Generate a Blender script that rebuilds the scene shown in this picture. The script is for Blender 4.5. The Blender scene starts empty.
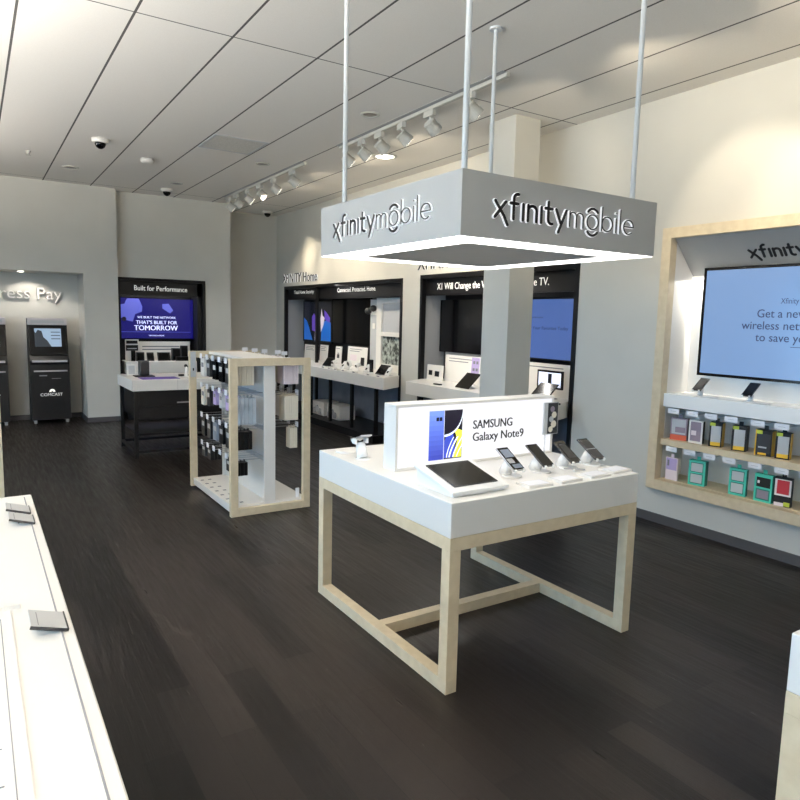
import bpy, math, random
from mathutils import Vector, Matrix
random.seed(7)
C = bpy.context.scene.collection
SC = bpy.context.scene

# ---------------------------------------------------------------- materials
EXPO = 0.36
EK = 2 ** -EXPO
def lin(c):
    c = c / 255.0
    return c / 12.92 if c <= 0.04045 else ((c + 0.055) / 1.055) ** 2.4
def rgb(r, g, b): return (lin(r), lin(g), lin(b), 1.0)

def mat(name, col, rough=0.5, metal=0.0, spec=0.5, emit=None, estr=0.0, alpha=1.0, trans=0.0, coat=0.0):
    m = bpy.data.materials.new(name); m.use_nodes = True
    b = m.node_tree.nodes['Principled BSDF']
    b.inputs['Base Color'].default_value = col
    b.inputs['Roughness'].default_value = rough
    b.inputs['Metallic'].default_value = metal
    b.inputs['Specular IOR Level'].default_value = spec
    b.inputs['Alpha'].default_value = alpha
    b.inputs['Transmission Weight'].default_value = trans
    b.inputs['Coat Weight'].default_value = coat
    if emit:
        b.inputs['Emission Color'].default_value = emit
        b.inputs['Emission Strength'].default_value = estr * EK
    return m

def nodes(m): return m.node_tree.nodes, m.node_tree.links, m.node_tree.nodes['Principled BSDF']

def mottle(m, c1, c2, scale=3.0, vec=(1, 1, 1), detail=6, rough=None, bump=0.0, lo=0.35, hi=0.65):
    N, L, b = nodes(m)
    tc = N.new('ShaderNodeTexCoord'); mp = N.new('ShaderNodeMapping'); mp.inputs['Scale'].default_value = vec
    nz = N.new('ShaderNodeTexNoise'); nz.inputs['Scale'].default_value = scale; nz.inputs['Detail'].default_value = detail
    cr = N.new('ShaderNodeValToRGB'); cr.color_ramp.elements[0].color = c1; cr.color_ramp.elements[1].color = c2
    cr.color_ramp.elements[0].position = lo; cr.color_ramp.elements[1].position = hi
    L.new(tc.outputs['Object'], mp.inputs[0]); L.new(mp.outputs[0], nz.inputs['Vector'])
    L.new(nz.outputs['Fac'], cr.inputs[0]); L.new(cr.outputs[0], b.inputs['Base Color'])
    if bump:
        bp = N.new('ShaderNodeBump'); bp.inputs['Strength'].default_value = bump; bp.inputs['Distance'].default_value = 0.002
        L.new(nz.outputs['Fac'], bp.inputs['Height']); L.new(bp.outputs[0], b.inputs['Normal'])
    return m

M = {}
M['wall'] = mottle(mat('wall_paint', rgb(197, 195, 187), 0.75), rgb(195, 193, 185), rgb(199, 197, 189), 2.0, bump=0.05)
M['ceil'] = mat('ceiling_tile', rgb(190, 188, 184), 0.9)
M['oak'] = mottle(mat('pale_oak', rgb(200, 182, 150), 0.45), rgb(203, 187, 157), rgb(212, 197, 168), 9.0, (2, 2, 2), rough=0.4)
M['white'] = mat('white_laminate', rgb(229, 226, 220), 0.35)
M['white_gloss'] = mat('white_plastic', rgb(238, 238, 236), 0.22)
M['cream'] = mat('cream_card', rgb(226, 218, 200), 0.6)
M['black'] = mottle(mat('black_laminate', rgb(12, 12, 14), 0.45, spec=0.3), rgb(10, 10, 12), rgb(15, 15, 17), 4.0)
M['blackgloss'] = mat('black_glass', rgb(6, 6, 8), 0.12, spec=0.35)
M['darkgrey'] = mat('dark_grey_plastic', rgb(36, 37, 40), 0.4)
M['slate'] = mottle(mat('slate_panel', rgb(118, 128, 144), 0.35), rgb(104, 114, 130), rgb(130, 140, 156), 3.0)
M['grey'] = mat('grey_panel', rgb(150, 152, 154), 0.5)
M['lightgrey'] = mat('light_grey_plastic', rgb(186, 188, 190), 0.4)
M['fascia'] = mottle(mat('fascia_grey', rgb(166, 166, 164), 0.55), rgb(164, 164, 162), rgb(168, 168, 166), 2.0)
M['metal'] = mat('brushed_metal', rgb(190, 190, 192), 0.35, 0.9)
M['pole'] = mat('painted_pole', rgb(205, 208, 210), 0.35)
M['base'] = mat('dark_baseboard', rgb(60, 60, 62), 0.5)
M['strip'] = mat('light_strip', rgb(255, 255, 255), 0.5, emit=(1, 0.97, 0.93, 1), estr=2.6)
M['letterblack'] = mat('black_letter', rgb(14, 14, 16), 0.35)
M['letterwhite'] = mat('lit_white_acrylic', rgb(245, 245, 245), 0.4, emit=(1, 1, 1, 1), estr=0.35)
M['signwhite'] = mat('white_lettering', rgb(240, 240, 236), 0.5, emit=(1, 1, 0.96, 1), estr=0.35)
M['lightbox'] = mat('lightbox_face', rgb(120, 120, 124), 0.4, emit=(0.95, 0.95, 1, 1), estr=0.92)
M['tvblue'] = mat('tv_blue_screen', rgb(20, 30, 50), 0.15, emit=rgb(128, 162, 208), estr=0.95)
M['tvblue2'] = mat('tv_deep_blue_screen', rgb(15, 20, 50), 0.15, emit=rgb(82, 112, 178), estr=0.85)
M['navytext'] = mat('navy_screen_text', rgb(20, 30, 60), 0.4, emit=rgb(38, 56, 96), estr=0.6)
M['violet'] = mat('violet_screen', rgb(10, 8, 40), 0.15, emit=rgb(22, 16, 118), estr=0.75)
M['violetlt'] = mat('violet_screen_shape', rgb(60, 60, 120), 0.2, emit=rgb(90, 100, 200), estr=0.8)
M['scrwhite'] = mat('screen_white', rgb(200, 200, 220), 0.3, emit=rgb(200, 208, 255), estr=1.0)
M['scrgrey'] = mat('kiosk_screen', rgb(80, 100, 120), 0.2, emit=rgb(160, 182, 204), estr=0.8)
M['scrdark'] = mat('screen_dark_shape', rgb(30, 34, 40), 0.2, emit=rgb(50, 58, 66), estr=0.6)
M['silver'] = mat('silver_trim', rgb(205, 200, 202), 0.3, 0.3)
M['purple'] = mat('purple_mat', rgb(88, 70, 150), 0.7)
M['teal'] = mat('teal_card', rgb(70, 190, 168), 0.45)
M['tealdark'] = mat('dark_teal_card', rgb(30, 120, 108), 0.5)
M['yellow'] = mat('yellow_card', rgb(232, 186, 50), 0.5)
M['lime'] = mat('lime_spot', rgb(186, 200, 60), 0.5)
M['red'] = mat('red_card', rgb(176, 40, 52), 0.5)
M['orange'] = mat('orange_red_card', rgb(208, 92, 60), 0.5)
M['lilac'] = mat('lilac_card', rgb(176, 160, 205), 0.5)
M['pinkwhite'] = mat('pinkish_white_card', rgb(230, 216, 220), 0.5)
M['mauvegrey'] = mat('mauve_grey_card', rgb(140, 126, 140), 0.5)
M['clearblue'] = mat('clear_blue_plastic', rgb(228, 240, 250), 0.12, alpha=0.45)
M['clear'] = mat('clear_acrylic', rgb(235, 240, 242), 0.08, alpha=0.28)
M['tag'] = mat('white_price_tag', rgb(236, 236, 240), 0.5)
M['print'] = mat('grey_print', rgb(120, 122, 128), 0.6)
M['photoblue'] = mat('poster_blue', rgb(20, 90, 170), 0.3, emit=rgb(18, 84, 170), estr=0.55)
M['photopurple'] = mat('poster_purple', rgb(90, 60, 170), 0.3, emit=rgb(90, 60, 170), estr=0.4)
M['photolight'] = mat('poster_light', rgb(200, 190, 200), 0.3, emit=rgb(200, 185, 200), estr=0.5)
M['photodark'] = mat('poster_dark', rgb(14, 18, 32), 0.2, emit=rgb(12, 16, 30), estr=0.4)
M['artblue'] = mat('printed_blue', rgb(40, 60, 160), 0.3, emit=rgb(58, 76, 188), estr=0.8)
M['artblue2'] = mat('printed_light_blue', rgb(90, 110, 200), 0.3, emit=rgb(106, 130, 225), estr=0.85)
M['artdark'] = mat('printed_dark', rgb(16, 14, 30), 0.3, emit=rgb(22, 18, 38), estr=0.6)
M['artyellow'] = mat('printed_yellow', rgb(220, 225, 60), 0.3, emit=rgb(228, 236, 80), estr=0.9)
M['artwhite'] = mat('printed_white', rgb(230, 235, 245), 0.3, emit=rgb(225, 230, 250), estr=0.95)
M['lamp'] = mat('lamp_glow', rgb(255, 250, 240), 0.5, emit=(1, 0.93, 0.8, 1), estr=9.0)
M['lampdim'] = mat('lamp_dim', rgb(70, 64, 58), 0.3, emit=(1, 0.9, 0.78, 1), estr=0.04)
M['fitting'] = mat('light_fitting', rgb(196, 194, 186), 0.4)
M['vent'] = mottle(mat('vent_grille', rgb(150, 150, 150), 0.6), rgb(176, 174, 168), rgb(192, 190, 184), 60, (1, 6, 1))
M['mullion'] = mat('window_mullion', rgb(90, 92, 96), 0.4, 0.4)
M['foliage'] = mottle(mat('picture_of_leaves', rgb(80, 92, 76), 0.5), rgb(40, 46, 42), rgb(176, 184, 176), 16, lo=0.4, hi=0.6)
M['pavement'] = mat('pavement', rgb(190, 186, 178), 0.9)

def glass_mat():
    m = bpy.data.materials.new('window_glass'); m.use_nodes = True
    N = m.node_tree.nodes; L = m.node_tree.links; N.clear()
    o = N.new('ShaderNodeOutputMaterial'); t = N.new('ShaderNodeBsdfTransparent'); g = N.new('ShaderNodeBsdfGlossy')
    g.inputs['Roughness'].default_value = 0.02; x = N.new('ShaderNodeMixShader'); x.inputs[0].default_value = 0.06
    t.inputs[0].default_value = (0.95, 0.98, 1, 1)
    L.new(t.outputs[0], x.inputs[1]); L.new(g.outputs[0], x.inputs[2]); L.new(x.outputs[0], o.inputs[0])
    return m
M['glass'] = glass_mat()

def floor_mat():
    m = mat('dark_plank_floor', rgb(40, 37, 36), 0.4); N, L, b = nodes(m)
    tc = N.new('ShaderNodeTexCoord'); mp = N.new('ShaderNodeMapping'); mp.inputs['Rotation'].default_value = (0, 0, math.pi / 2)
    br = N.new('ShaderNodeTexBrick'); br.offset = 0.37
    br.inputs['Scale'].default_value = 1.0; br.inputs['Brick Width'].default_value = 1.2; br.inputs['Row Height'].default_value = 0.15
    br.inputs['Mortar Size'].default_value = 0.0012; br.inputs['Mortar Smooth'].default_value = 0.2
    br.inputs['Color1'].default_value = (0.0, 0.0, 0.0, 1); br.inputs['Color2'].default_value = (1, 1, 1, 1); br.inputs['Mortar'].default_value = (0.5, 0.5, 0.5, 1)
    L.new(tc.outputs['Object'], mp.inputs[0]); L.new(mp.outputs[0], br.inputs['Vector'])
    mp2 = N.new('ShaderNodeMapping'); mp2.inputs['Scale'].default_value = (26, 1.5, 1)
    L.new(tc.outputs['Object'], mp2.inputs[0])
    nz = N.new('ShaderNodeTexNoise'); nz.inputs['Scale'].default_value = 1.6; nz.inputs['Detail'].default_value = 7; nz.inputs['Roughness'].default_value = 0.65
    L.new(mp2.outputs[0], nz.inputs['Vector'])
    mx = N.new('ShaderNodeMix'); mx.data_type = 'RGBA'; mx.inputs[0].default_value = 0.48
    L.new(br.outputs['Color'], mx.inputs[6]); L.new(nz.outputs['Fac'], mx.inputs[7])
    cr = N.new('ShaderNodeValToRGB')
    cr.color_ramp.elements[0].position = 0.22; cr.color_ramp.elements[0].color = rgb(6, 5, 5)
    cr.color_ramp.elements[1].position = 0.78; cr.color_ramp.elements[1].color = rgb(38, 34, 32)
    L.new(mx.outputs[2], cr.inputs[0])
    m2 = N.new('ShaderNodeMix'); m2.data_type = 'RGBA'; m2.inputs[7].default_value = rgb(14, 13, 13)
    L.new(br.outputs['Fac'], m2.inputs[0]); L.new(cr.outputs[0], m2.inputs[6]); L.new(m2.outputs[2], b.inputs['Base Color'])
    rr = N.new('ShaderNodeMapRange'); rr.inputs[1].default_value = 0.3; rr.inputs[2].default_value = 0.7; rr.inputs[3].default_value = 0.26; rr.inputs[4].default_value = 0.50
    L.new(nz.outputs['Fac'], rr.inputs[0]); L.new(rr.outputs[0], b.inputs['Roughness'])
    bp = N.new('ShaderNodeBump'); bp.inputs['Strength'].default_value = 0.5; bp.inputs['Distance'].default_value = 0.003
    L.new(nz.outputs['Fac'], bp.inputs['Height']); L.new(bp.outputs[0], b.inputs['Normal'])
    b.inputs['Specular IOR Level'].default_value = 0.2
    return m
M['floor'] = floor_mat()

def ceil_mat(m):
    # tile joints: lines along y every 0.61 m, cross joints every 1.83 m, fine speckle
    N, L, b = nodes(m)
    tc = N.new('ShaderNodeTexCoord'); sp = N.new('ShaderNodeSeparateXYZ'); L.new(tc.outputs['Object'], sp.inputs[0])
    def joint(out, off, period, w):
        a = N.new('ShaderNodeMath'); a.operation = 'SUBTRACT'; a.inputs[1].default_value = off; L.new(out, a.inputs[0])
        p = N.new('ShaderNodeMath'); p.operation = 'PINGPONG'; p.inputs[1].default_value = period / 2; L.new(a.outputs[0], p.inputs[0])
        l = N.new('ShaderNodeMath'); l.operation = 'LESS_THAN'; l.inputs[1].default_value = w; L.new(p.outputs[0], l.inputs[0])
        return l
    j1 = joint(sp.outputs['X'], 0.31, 0.61, 0.008); j2 = joint(sp.outputs['Y'], 4.50, 6.1, 0.006)
    mxm = N.new('ShaderNodeMath'); mxm.operation = 'MAXIMUM'; L.new(j1.outputs[0], mxm.inputs[0]); L.new(j2.outputs[0], mxm.inputs[1])
    nz = N.new('ShaderNodeTexNoise'); nz.inputs['Scale'].default_value = 140; L.new(tc.outputs['Object'], nz.inputs['Vector'])
    cr = N.new('ShaderNodeValToRGB'); cr.color_ramp.elements[0].color = rgb(226, 222, 215); cr.color_ramp.elements[1].color = rgb(238, 234, 228)
    L.new(nz.outputs['Fac'], cr.inputs[0])
    mx = N.new('ShaderNodeMix'); mx.data_type = 'RGBA'; mx.inputs[7].default_value = rgb(84, 82, 80)
    L.new(mxm.outputs[0], mx.inputs[0]); L.new(cr.outputs[0], mx.inputs[6]); L.new(mx.outputs[2], b.inputs['Base Color'])
ceil_mat(M['ceil'])

# ---------------------------------------------------------------- mesh helper
class MB:
    def __init__(s): s.v = []; s.f = []; s.mi = []; s.ms = []
    def _m(s, m):
        m = M[m] if isinstance(m, str) else m
        if m not in s.ms: s.ms.append(m)
        return s.ms.index(m)
    def add(s, vs, fs, m):
        k = len(s.v); s.v += [tuple(v) for v in vs]; i = s._m(m)
        for f in fs: s.f.append([a + k for a in f]); s.mi.append(i)
        return s
    def box(s, x0, y0, z0, x1, y1, z1, m, T=None):
        if x0 > x1: x0, x1 = x1, x0
        if y0 > y1: y0, y1 = y1, y0
        if z0 > z1: z0, z1 = z1, z0
        vs = [Vector(p) for p in ((x0,y0,z0),(x1,y0,z0),(x1,y1,z0),(x0,y1,z0),(x0,y0,z1),(x1,y0,z1),(x1,y1,z1),(x0,y1,z1))]
        if T is not None: vs = [T @ v for v in vs]
        return s.add(vs, [(0,3,2,1),(4,5,6,7),(0,1,5,4),(1,2,6,5),(2,3,7,6),(3,0,4,7)], m)
    def cyl(s, p0, p1, r0, m, r1=None, n=16, cap=True):
        r1 = r0 if r1 is None else r1
        p0 = Vector(p0); p1 = Vector(p1); d = (p1 - p0).normalized()
        a = d.orthogonal().normalized(); b = d.cross(a)
        vs = []
        for p, r in ((p0, r0), (p1, r1)):
            for i in range(n):
                t = 2 * math.pi * i / n; vs.append(p + (a * math.cos(t) + b * math.sin(t)) * r)
        fs = [(i, (i + 1) % n, n + (i + 1) % n, n + i) for i in range(n)]
        if cap: fs += [tuple(range(n))[::-1], tuple(range(n, 2 * n))]
        return s.add(vs, fs, m)
    def lathe(s, c, prof, m, n=24, T=None):
        vs = []; c = Vector(c)
        for r, z in prof:
            for i in range(n):
                t = 2 * math.pi * i / n; v = Vector((r * math.cos(t), r * math.sin(t), z))
                vs.append((T @ v if T is not None else v) + c)
        fs = []
        for k in range(len(prof) - 1):
            for i in range(n): fs.append((k*n+i, k*n+(i+1)%n, (k+1)*n+(i+1)%n, (k+1)*n+i))
        fs += [tuple(range(n))[::-1], tuple(range((len(prof)-1)*n, len(prof)*n))]
        return s.add(vs, fs, m)
    def prism(s, poly, a, b, axis, m, T=None):
        # poly in the plane across `axis`, extruded from a to b
        def P(u, v, w):
            p = Vector({'X': (w, u, v), 'Y': (u, w, v), 'Z': (u, v, w)}[axis])
            return T @ p if T is not None else p
        n = len(poly); vs = [P(u, v, a) for u, v in poly] + [P(u, v, b) for u, v in poly]
        fs = [tuple(range(n)), tuple(range(n, 2 * n))[::-1]] + [(i, n + i, n + (i+1)%n, (i+1)%n) for i in range(n)]
        return s.add(vs, fs, m)
    def build(s, name, parent=None, loc=None, bevel=0.0, smooth=False):
        me = bpy.data.meshes.new(name); me.from_pydata(s.v, [], s.f)
        for m in s.ms: me.materials.append(m)
        me.polygons.foreach_set('material_index', s.mi)
        import bmesh
        bm = bmesh.new(); bm.from_mesh(me); bmesh.ops.recalc_face_normals(bm, faces=bm.faces); bm.to_mesh(me); bm.free()
        if smooth:
            for p in me.polygons: p.use_smooth = len(p.vertices) <= 4
        o = bpy.data.objects.new(name, me); C.objects.link(o)
        if parent is not None: o.parent = parent
        if loc is not None: o.location = loc
        if bevel:
            bv = o.modifiers.new('bevel', 'BEVEL'); bv.width = bevel; bv.segments = 2; bv.limit_method = 'ANGLE'; bv.angle_limit = math.radians(40)
        return o

def thing(name, label, cat, loc=(0, 0, 0), rz=0.0, group=None):
    o = bpy.data.objects.new(name, None); C.objects.link(o); o.location = loc; o.rotation_euler = (0, 0, rz)
    o.empty_display_size = 0.05
    return tag(o, label, cat, group)
def tag(o, label, cat, group=None):
    o['label'] = label; o['category'] = cat
    if group: o['group'] = group
    return o
def struct(name, mb, **k):
    o = mb.build(name, **k); o['kind'] = 'structure'; return o
def copy_tree(o, parent=None):
    c = o.copy(); C.objects.link(c)
    if parent is not None: c.parent = parent
    for ch in list(o.children): copy_tree(ch, c)
    return c
def part_label(o, t): o['label'] = t; return o
ORD = ['first', 'second', 'third', 'fourth', 'fifth', 'sixth', 'seventh', 'eighth', 'ninth']

# frames for flat artwork: u (reading direction), v (up), n (towards the reader)
def basis(origin, facing, tilt=None):
    o = Vector(origin)
    if facing == '-X': u, v, n = Vector((0, -1, 0)), Vector((0, 0, 1)), Vector((-1, 0, 0))
    elif facing == '-Y': u, v, n = Vector((1, 0, 0)), Vector((0, 0, 1)), Vector((0, -1, 0))
    elif facing == 'Z': u, v, n = Vector((1, 0, 0)), Vector((0, 1, 0)), Vector((0, 0, 1))
    elif facing == '-Z': u, v, n = Vector((1, 0, 0)), Vector((0, -1, 0)), Vector((0, 0, -1))
    if tilt:
        r = Matrix.Rotation(tilt, 3, u); v = r @ v; n = r @ n
    m = Matrix((u, v, n)).transposed().to_4x4(); m.translation = o
    return m
def text_mb(s, height, width, B, m, depth=0.003, weight=0.0, align='LEFT', mb=None, shear=0.0):
    cu = bpy.data.curves.new('t', 'FONT'); cu.body = s; cu.size = 1.0; cu.extrude = 0.0; cu.resolution_u = 3
    cu.offset = 0.0; cu.shear = shear
    ob = bpy.data.objects.new('t', cu); C.objects.link(ob)
    dg = bpy.context.evaluated_depsgraph_get(); me = bpy.data.meshes.new_from_object(ob.evaluated_get(dg))
    vs = [v.co.copy() for v in me.vertices]; fs = [tuple(p.vertices) for p in me.polygons]
    # bounding box
    x0 = min(v.x for v in vs); x1 = max(v.x for v in vs)
    sy = height / 0.69; sx = (width / (x1 - x0)) if width else sy
    off = {'LEFT': 0, 'CENTER': -0.5 * (x1 - x0) * sx}[align]
    pts = [(((v.x - x0) * sx + off), v.y * sy) for v in vs]
    # boundary edges for side walls
    ec = {}
    for f in fs:
        for i in range(len(f)):
            a, b = f[i], f[(i + 1) % len(f)]; k = (min(a, b), max(a, b)); ec.setdefault(k, []).append((a, b))
    n = len(pts); V = [B @ Vector((x, y, depth)) for x, y in pts] + [B @ Vector((x, y, 0.0)) for x, y in pts]
    F = list(fs)
    if depth > 0.002:
        for k, l in ec.items():
            if len(l) == 1: a, b = l[0]; F.append((b, a, a + n, b + n))
    mb = mb or MB()
    k = int(math.ceil(weight / 0.008)) if weight > 0 else 0
    for i in range(-k, k + 1):          # heavier weights: overlaid strokes a hair apart
        dx = (weight * height * 0.9 / k * i) if k else 0.0
        sh = B.to_3x3() @ Vector((dx, 0, 0.00006 * (i + k)))
        mb.add([v + sh for v in V], F, m)
    bpy.data.objects.remove(ob); bpy.data.meshes.remove(me)
    return mb
def quad(mb, B, x0, y0, x1, y1, m, d=0.0008):
    T = B; return mb.box(x0, y0, 0, x1, y1, d, m, T)
def flatpoly(mb, B, pts, m, d=0.0012): return mb.prism(pts, 0, d, 'Z', m, B)

# ---------------------------------------------------------------- stroke lettering for the logo
def arc(cx, cy, rx, ry, a0, a1, n=14):
    return [(cx + rx * math.cos(math.radians(a0 + (a1 - a0) * i / n)), cy + ry * math.sin(math.radians(a0 + (a1 - a0) * i / n))) for i in range(n + 1)]
GL = {
 'x': (0.82, [[(0.0, 1), (0.62, 0.12), (0.88, -0.42)], [(0.72, 1), (0.0, 0.0)]]),
 'f': (0.60, [[(0.22, 0), (0.22, 1.25)] + arc(0.50, 1.25, 0.28, 0.33, 180, 80, 8), [(0.0, 0.98), (0.52, 0.98)]]),
 'I': (0.12, [[(0.06, 0), (0.06, 1)]]),
 'n': (0.74, [[(0.06, 0), (0.06, 1)], [(0.06, 0.62)] + arc(0.37, 0.66, 0.31, 0.32, 170, 0, 10) + [(0.68, 0)]]),
 't': (0.58, [[(0.22, 1.4), (0.22, 0.28)] + arc(0.48, 0.28, 0.26, 0.28, 180, 285, 8), [(0.0, 0.98), (0.52, 0.98)]]),
 'y': (0.80, [[(0.0, 1), (0.40, 0.08)], [(0.80, 1), (0.22, -0.48)]]),
 'm': (1.18, [[(0.04, 0), (0.04, 1)], [(0.04, 0.62)] + arc(0.31, 0.68, 0.27, 0.30, 170, 0, 10) + [(0.58, 0)], [(0.58, 0.62)] + arc(0.86, 0.68, 0.27, 0.30, 170, 0, 10) + [(1.13, 0)]]),
 'o': (1.02, [arc(0.51, 0.5, 0.47, 0.5, 0, 360, 24)]),
 'b': (0.98, [[(0.04, 0), (0.04, 1.62)], arc(0.50, 0.5, 0.46, 0.5, 0, 360, 24)]),
 'i': (0.12, [[(0.06, 0), (0.06, 0.98)], [(0.06, 1.34), (0.06, 1.38)]]),
 'l': (0.12, [[(0.06, 0), (0.06, 1.62)]]),
 'e': (0.94, [[(0.03, 0.52), (0.91, 0.52)] + arc(0.47, 0.5, 0.44, 0.5, 3, 310, 22)]),
}
def stroke(mb, path, w, d0, d1, B, m, S):
    pts = [Vector((x * S[0], y * S[1])) for x, y in path]
    for a, b in zip(pts, pts[1:]):
        d = b - a
        if d.length < 1e-6: continue
        n = Vector((-d.y, d.x)).normalized() * w
        mb.prism([a - n, b - n, b + n, a + n], d0, d1, 'Z', m, B)
    for p in pts:
        mb.prism([(p.x + w * math.cos(t * math.pi / 4), p.y + w * math.sin(t * math.pi / 4)) for t in range(8)], d0, d1, 'Z', m, B)
def logo(mbf, mbb, B, total, xh, word2=True, wt=1.0):
    gap = 0.24; seq = [('x', 1), ('f', 1), ('I', 1), ('n', 1), ('I', 1), ('t', 1), ('y', 1)]
    if word2: seq += [('m', 0), ('o', 0), ('b', 0), ('i', 0), ('l', 0), ('e', 0)]
    W = sum(GL[c][0] for c, _ in seq) + gap * (len(seq) - 1); sx = total / W; S = (sx, xh); x = 0.0
    for c, bold in seq:
        for p in GL[c][1]:
            q = [(a + x, b) for a, b in p]
            stroke(mbf, q, xh * wt * (0.105 if bold else 0.050), 0.009 if mbb else 0, 0.011 if mbb else 0.004, B, 'letterblack', S)
            if mbb: stroke(mbb, q, xh * (0.135 if bold else 0.078), 0.0, 0.009, B, 'letterwhite', S)
        if c == 'o':
            for a0, a1, cy in ((35, 145, 0.86), (215, 325, 0.14)):
                q = arc(x + 0.51, cy, 0.5, 0.56, a0, a1, 8)
                stroke(mbf, q, xh * 0.09, 0.009, 0.011, B, 'letterblack', S); stroke(mbb, q, xh * 0.12, 0, 0.009, B, 'letterwhite', S)
        x += GL[c][0] + gap

# ================================================================ the room
W = 4.781; H = 3.469; XL = -3.6; YN = -2.8; Y1 = 10.79; Y1b = 10.97; Y2 = 11.72
fl = MB().box(XL - 0.2, YN - 0.2, -0.1, W + 0.6, Y2 + 0.2, 0, 'floor'); struct('floor', fl)
ce = MB().box(XL - 0.2, YN - 0.2, H, W + 0.6, Y2 + 0.2, H + 0.1, 'ceil'); struct('ceiling', ce)
def wall_X(x0, x1, ya, yb, holes, z1=H):   # wall slab normal to X with rectangular holes (y0,y1,z0,z1)
    mb = MB(); ys = sorted({ya, yb, *[h[0] for h in holes], *[h[1] for h in holes]})
    for a, b in zip(ys, ys[1:]):
        zs = [(0, z1)]
        for h in holes:
            if h[0] <= a + 1e-6 and b <= h[1] + 1e-6: zs = [(0, h[2]), (h[3], z1)]
        for z0, zz in zs:
            if zz - z0 > 1e-4: mb.box(x0, a, z0, x1, b, zz, 'wall')
    return mb
def wall_Y(y0, y1, xa, xb, holes, z1=H):
    mb = MB(); xs = sorted({xa, xb, *[h[0] for h in holes], *[h[1] for h in holes]})
    for a, b in zip(xs, xs[1:]):
        zs = [(0, z1)]
        for h in holes:
            if h[0] <= a + 1e-6 and b <= h[1] + 1e-6: zs = [(0, h[2]), (h[3], z1)]
        for z0, zz in zs:
            if zz - z0 > 1e-4: mb.box(a, y0, z0, b, y1, zz, 'wall')
    return mb
HOME = (7.40, 11.34, 0.0, 2.185); X1D = (4.37, 6.985, 0.0, 2.205); FR = (1.50, 3.40, 0.36, 2.36)
struct('wall_right', wall_X(W, W + 0.55, YN, Y2, [HOME, X1D, FR]))
struct('wall_back', wall_Y(Y1, Y1 + 0.75, XL, 1.87, [(-1.3, 1.40, 0, 2.212)]))
struct('wall_back_middle', wall_Y(Y1b, Y1b + 0.55, 1.87, 3.66, [(1.885, 3.235, 0, 2.195)]))
struct('wall_back_corner', MB().box(3.66, Y2, 0, W, Y2 + 0.1, H, 'wall').box(3.56, Y1b + 0.55, 0, 3.66, Y2 + 0.1, H, 'wall'))
struct('wall_niche', MB().box(-1.4, 11.45, 0, 1.5, 11.54, 2.3, 'wall'))
struct('wall_front', MB().box(XL, YN - 0.12, 0, W, YN, H, 'wall'))
# storefront glazing along the left side
wl = MB().box(XL - 0.15, YN, 0, XL, Y1, 0.12, 'wall').box(XL - 0.15, YN, 2.70, XL, Y1, H, 'wall').box(XL - 0.15, 7.0, 0.12, XL, Y1, 2.70, 'wall').box(XL - 0.15, YN, 0.12, XL, YN + 0.4, 2.70, 'wall')
struct('wall_left', wl)
ya, yb, n = YN + 0.4, 7.0, 5
for i in range(n):
    a = ya + (yb - ya) * i / n; b = ya + (yb - ya) * (i + 1) / n
    t = bpy.data.objects.new('window_%d' % (i + 1), None); C.objects.link(t); t['kind'] = 'structure'; t.location = (XL - 0.08, a, 0.12)
    g = MB(); L_ = b - a; Hh = 2.58
    g.box(-0.04, 0, 0, 0.04, 0.05, Hh, 'mullion').box(-0.04, L_ - 0.05, 0, 0.04, L_, Hh, 'mullion').box(-0.04, 0.05, 0, 0.04, L_ - 0.05, 0.06, 'mullion').box(-0.04, 0.05, Hh - 0.06, 0.04, L_ - 0.05, Hh, 'mullion')
    g.build('window_frame', t)
    MB().box(-0.004, 0.05, 0.06, 0.004, L_ - 0.05, Hh - 0.06, 'glass').build('pane', t)
struct('ground_outside', MB().box(XL - 30, YN - 15, -0.25, XL - 0.2, Y2 + 15, -0.12, 'pavement'))
# baseboards
bb = 0.075
struct('baseboard_right', MB().box(W - 0.014, YN, 0, W, HOME[0] - 3.03, bb, 'base').box(W - 0.014, X1D[1], 0, W, HOME[0], bb, 'base').box(W - 0.014, HOME[1], 0, W, Y2, bb, 'base'))
struct('baseboard_back', MB().box(XL, Y1 - 0.014, 0, -1.3, bb, 0.001 + bb, 'base') if False else MB().box(XL, Y1 - 0.014, 0, -1.3, Y1, bb, 'base').box(1.40, Y1 - 0.014, 0, 1.87, Y1, bb, 'base').box(3.235, Y1b - 0.014, 0, 3.66, Y1b, bb, 'base').box(1.386, Y1, 0, 1.40, 11.45, bb, 'base').box(-1.3, 11.436, 0, 1.386, 11.45, bb, 'base').box(3.66, Y2 - 0.014, 0, W, Y2, bb, 'base'))
# structural column behind the table
CX, CY, CW, CD = 4.12, 4.60, 0.299, 0.365
struct('wall_column', MB().box(CX, CY, 0, CX + CW, CY + CD, H, 'wall'), bevel=0.003)

# ================================================================ ceiling things
def downlight(x, y, r, label, lit):
    t = thing('recessed_downlight', label, 'ceiling light', (x, y, H), 0)
    k = MB()
    k.lathe((0, 0, 0), [(r, 0.0), (r, -0.008), (r * 0.8, -0.012), (r * 0.76, -0.004), (r * 0.76, -0.0005)], 'fitting'); k.build('trim_ring', t, smooth=True)
    MB().lathe((0, 0, 0), [(r * 0.72, -0.001), (r * 0.72, -0.0055), (r*0.4, -0.0075)], 'lamp' if lit else 'lampdim').build('lens', t, smooth=True)
    return t
downlight(2.50, 9.77, 0.085, 'small recessed downlight nearest the corner camera left of the first track', 0)
downlight(3.03, 7.86, 0.085, 'small recessed downlight beside the grey air vent', 0)
downlight(3.09, 5.39, 0.085, 'recessed downlight cut by the photo top between pole and column', 0)
downlight(4.00, 6.63, 0.14, 'large bright recessed downlight behind the second track of spotlights', 1)
downlight(1.14, 9.60, 0.10, 'flush round white ceiling fitting above the payment kiosks', 0)
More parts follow.
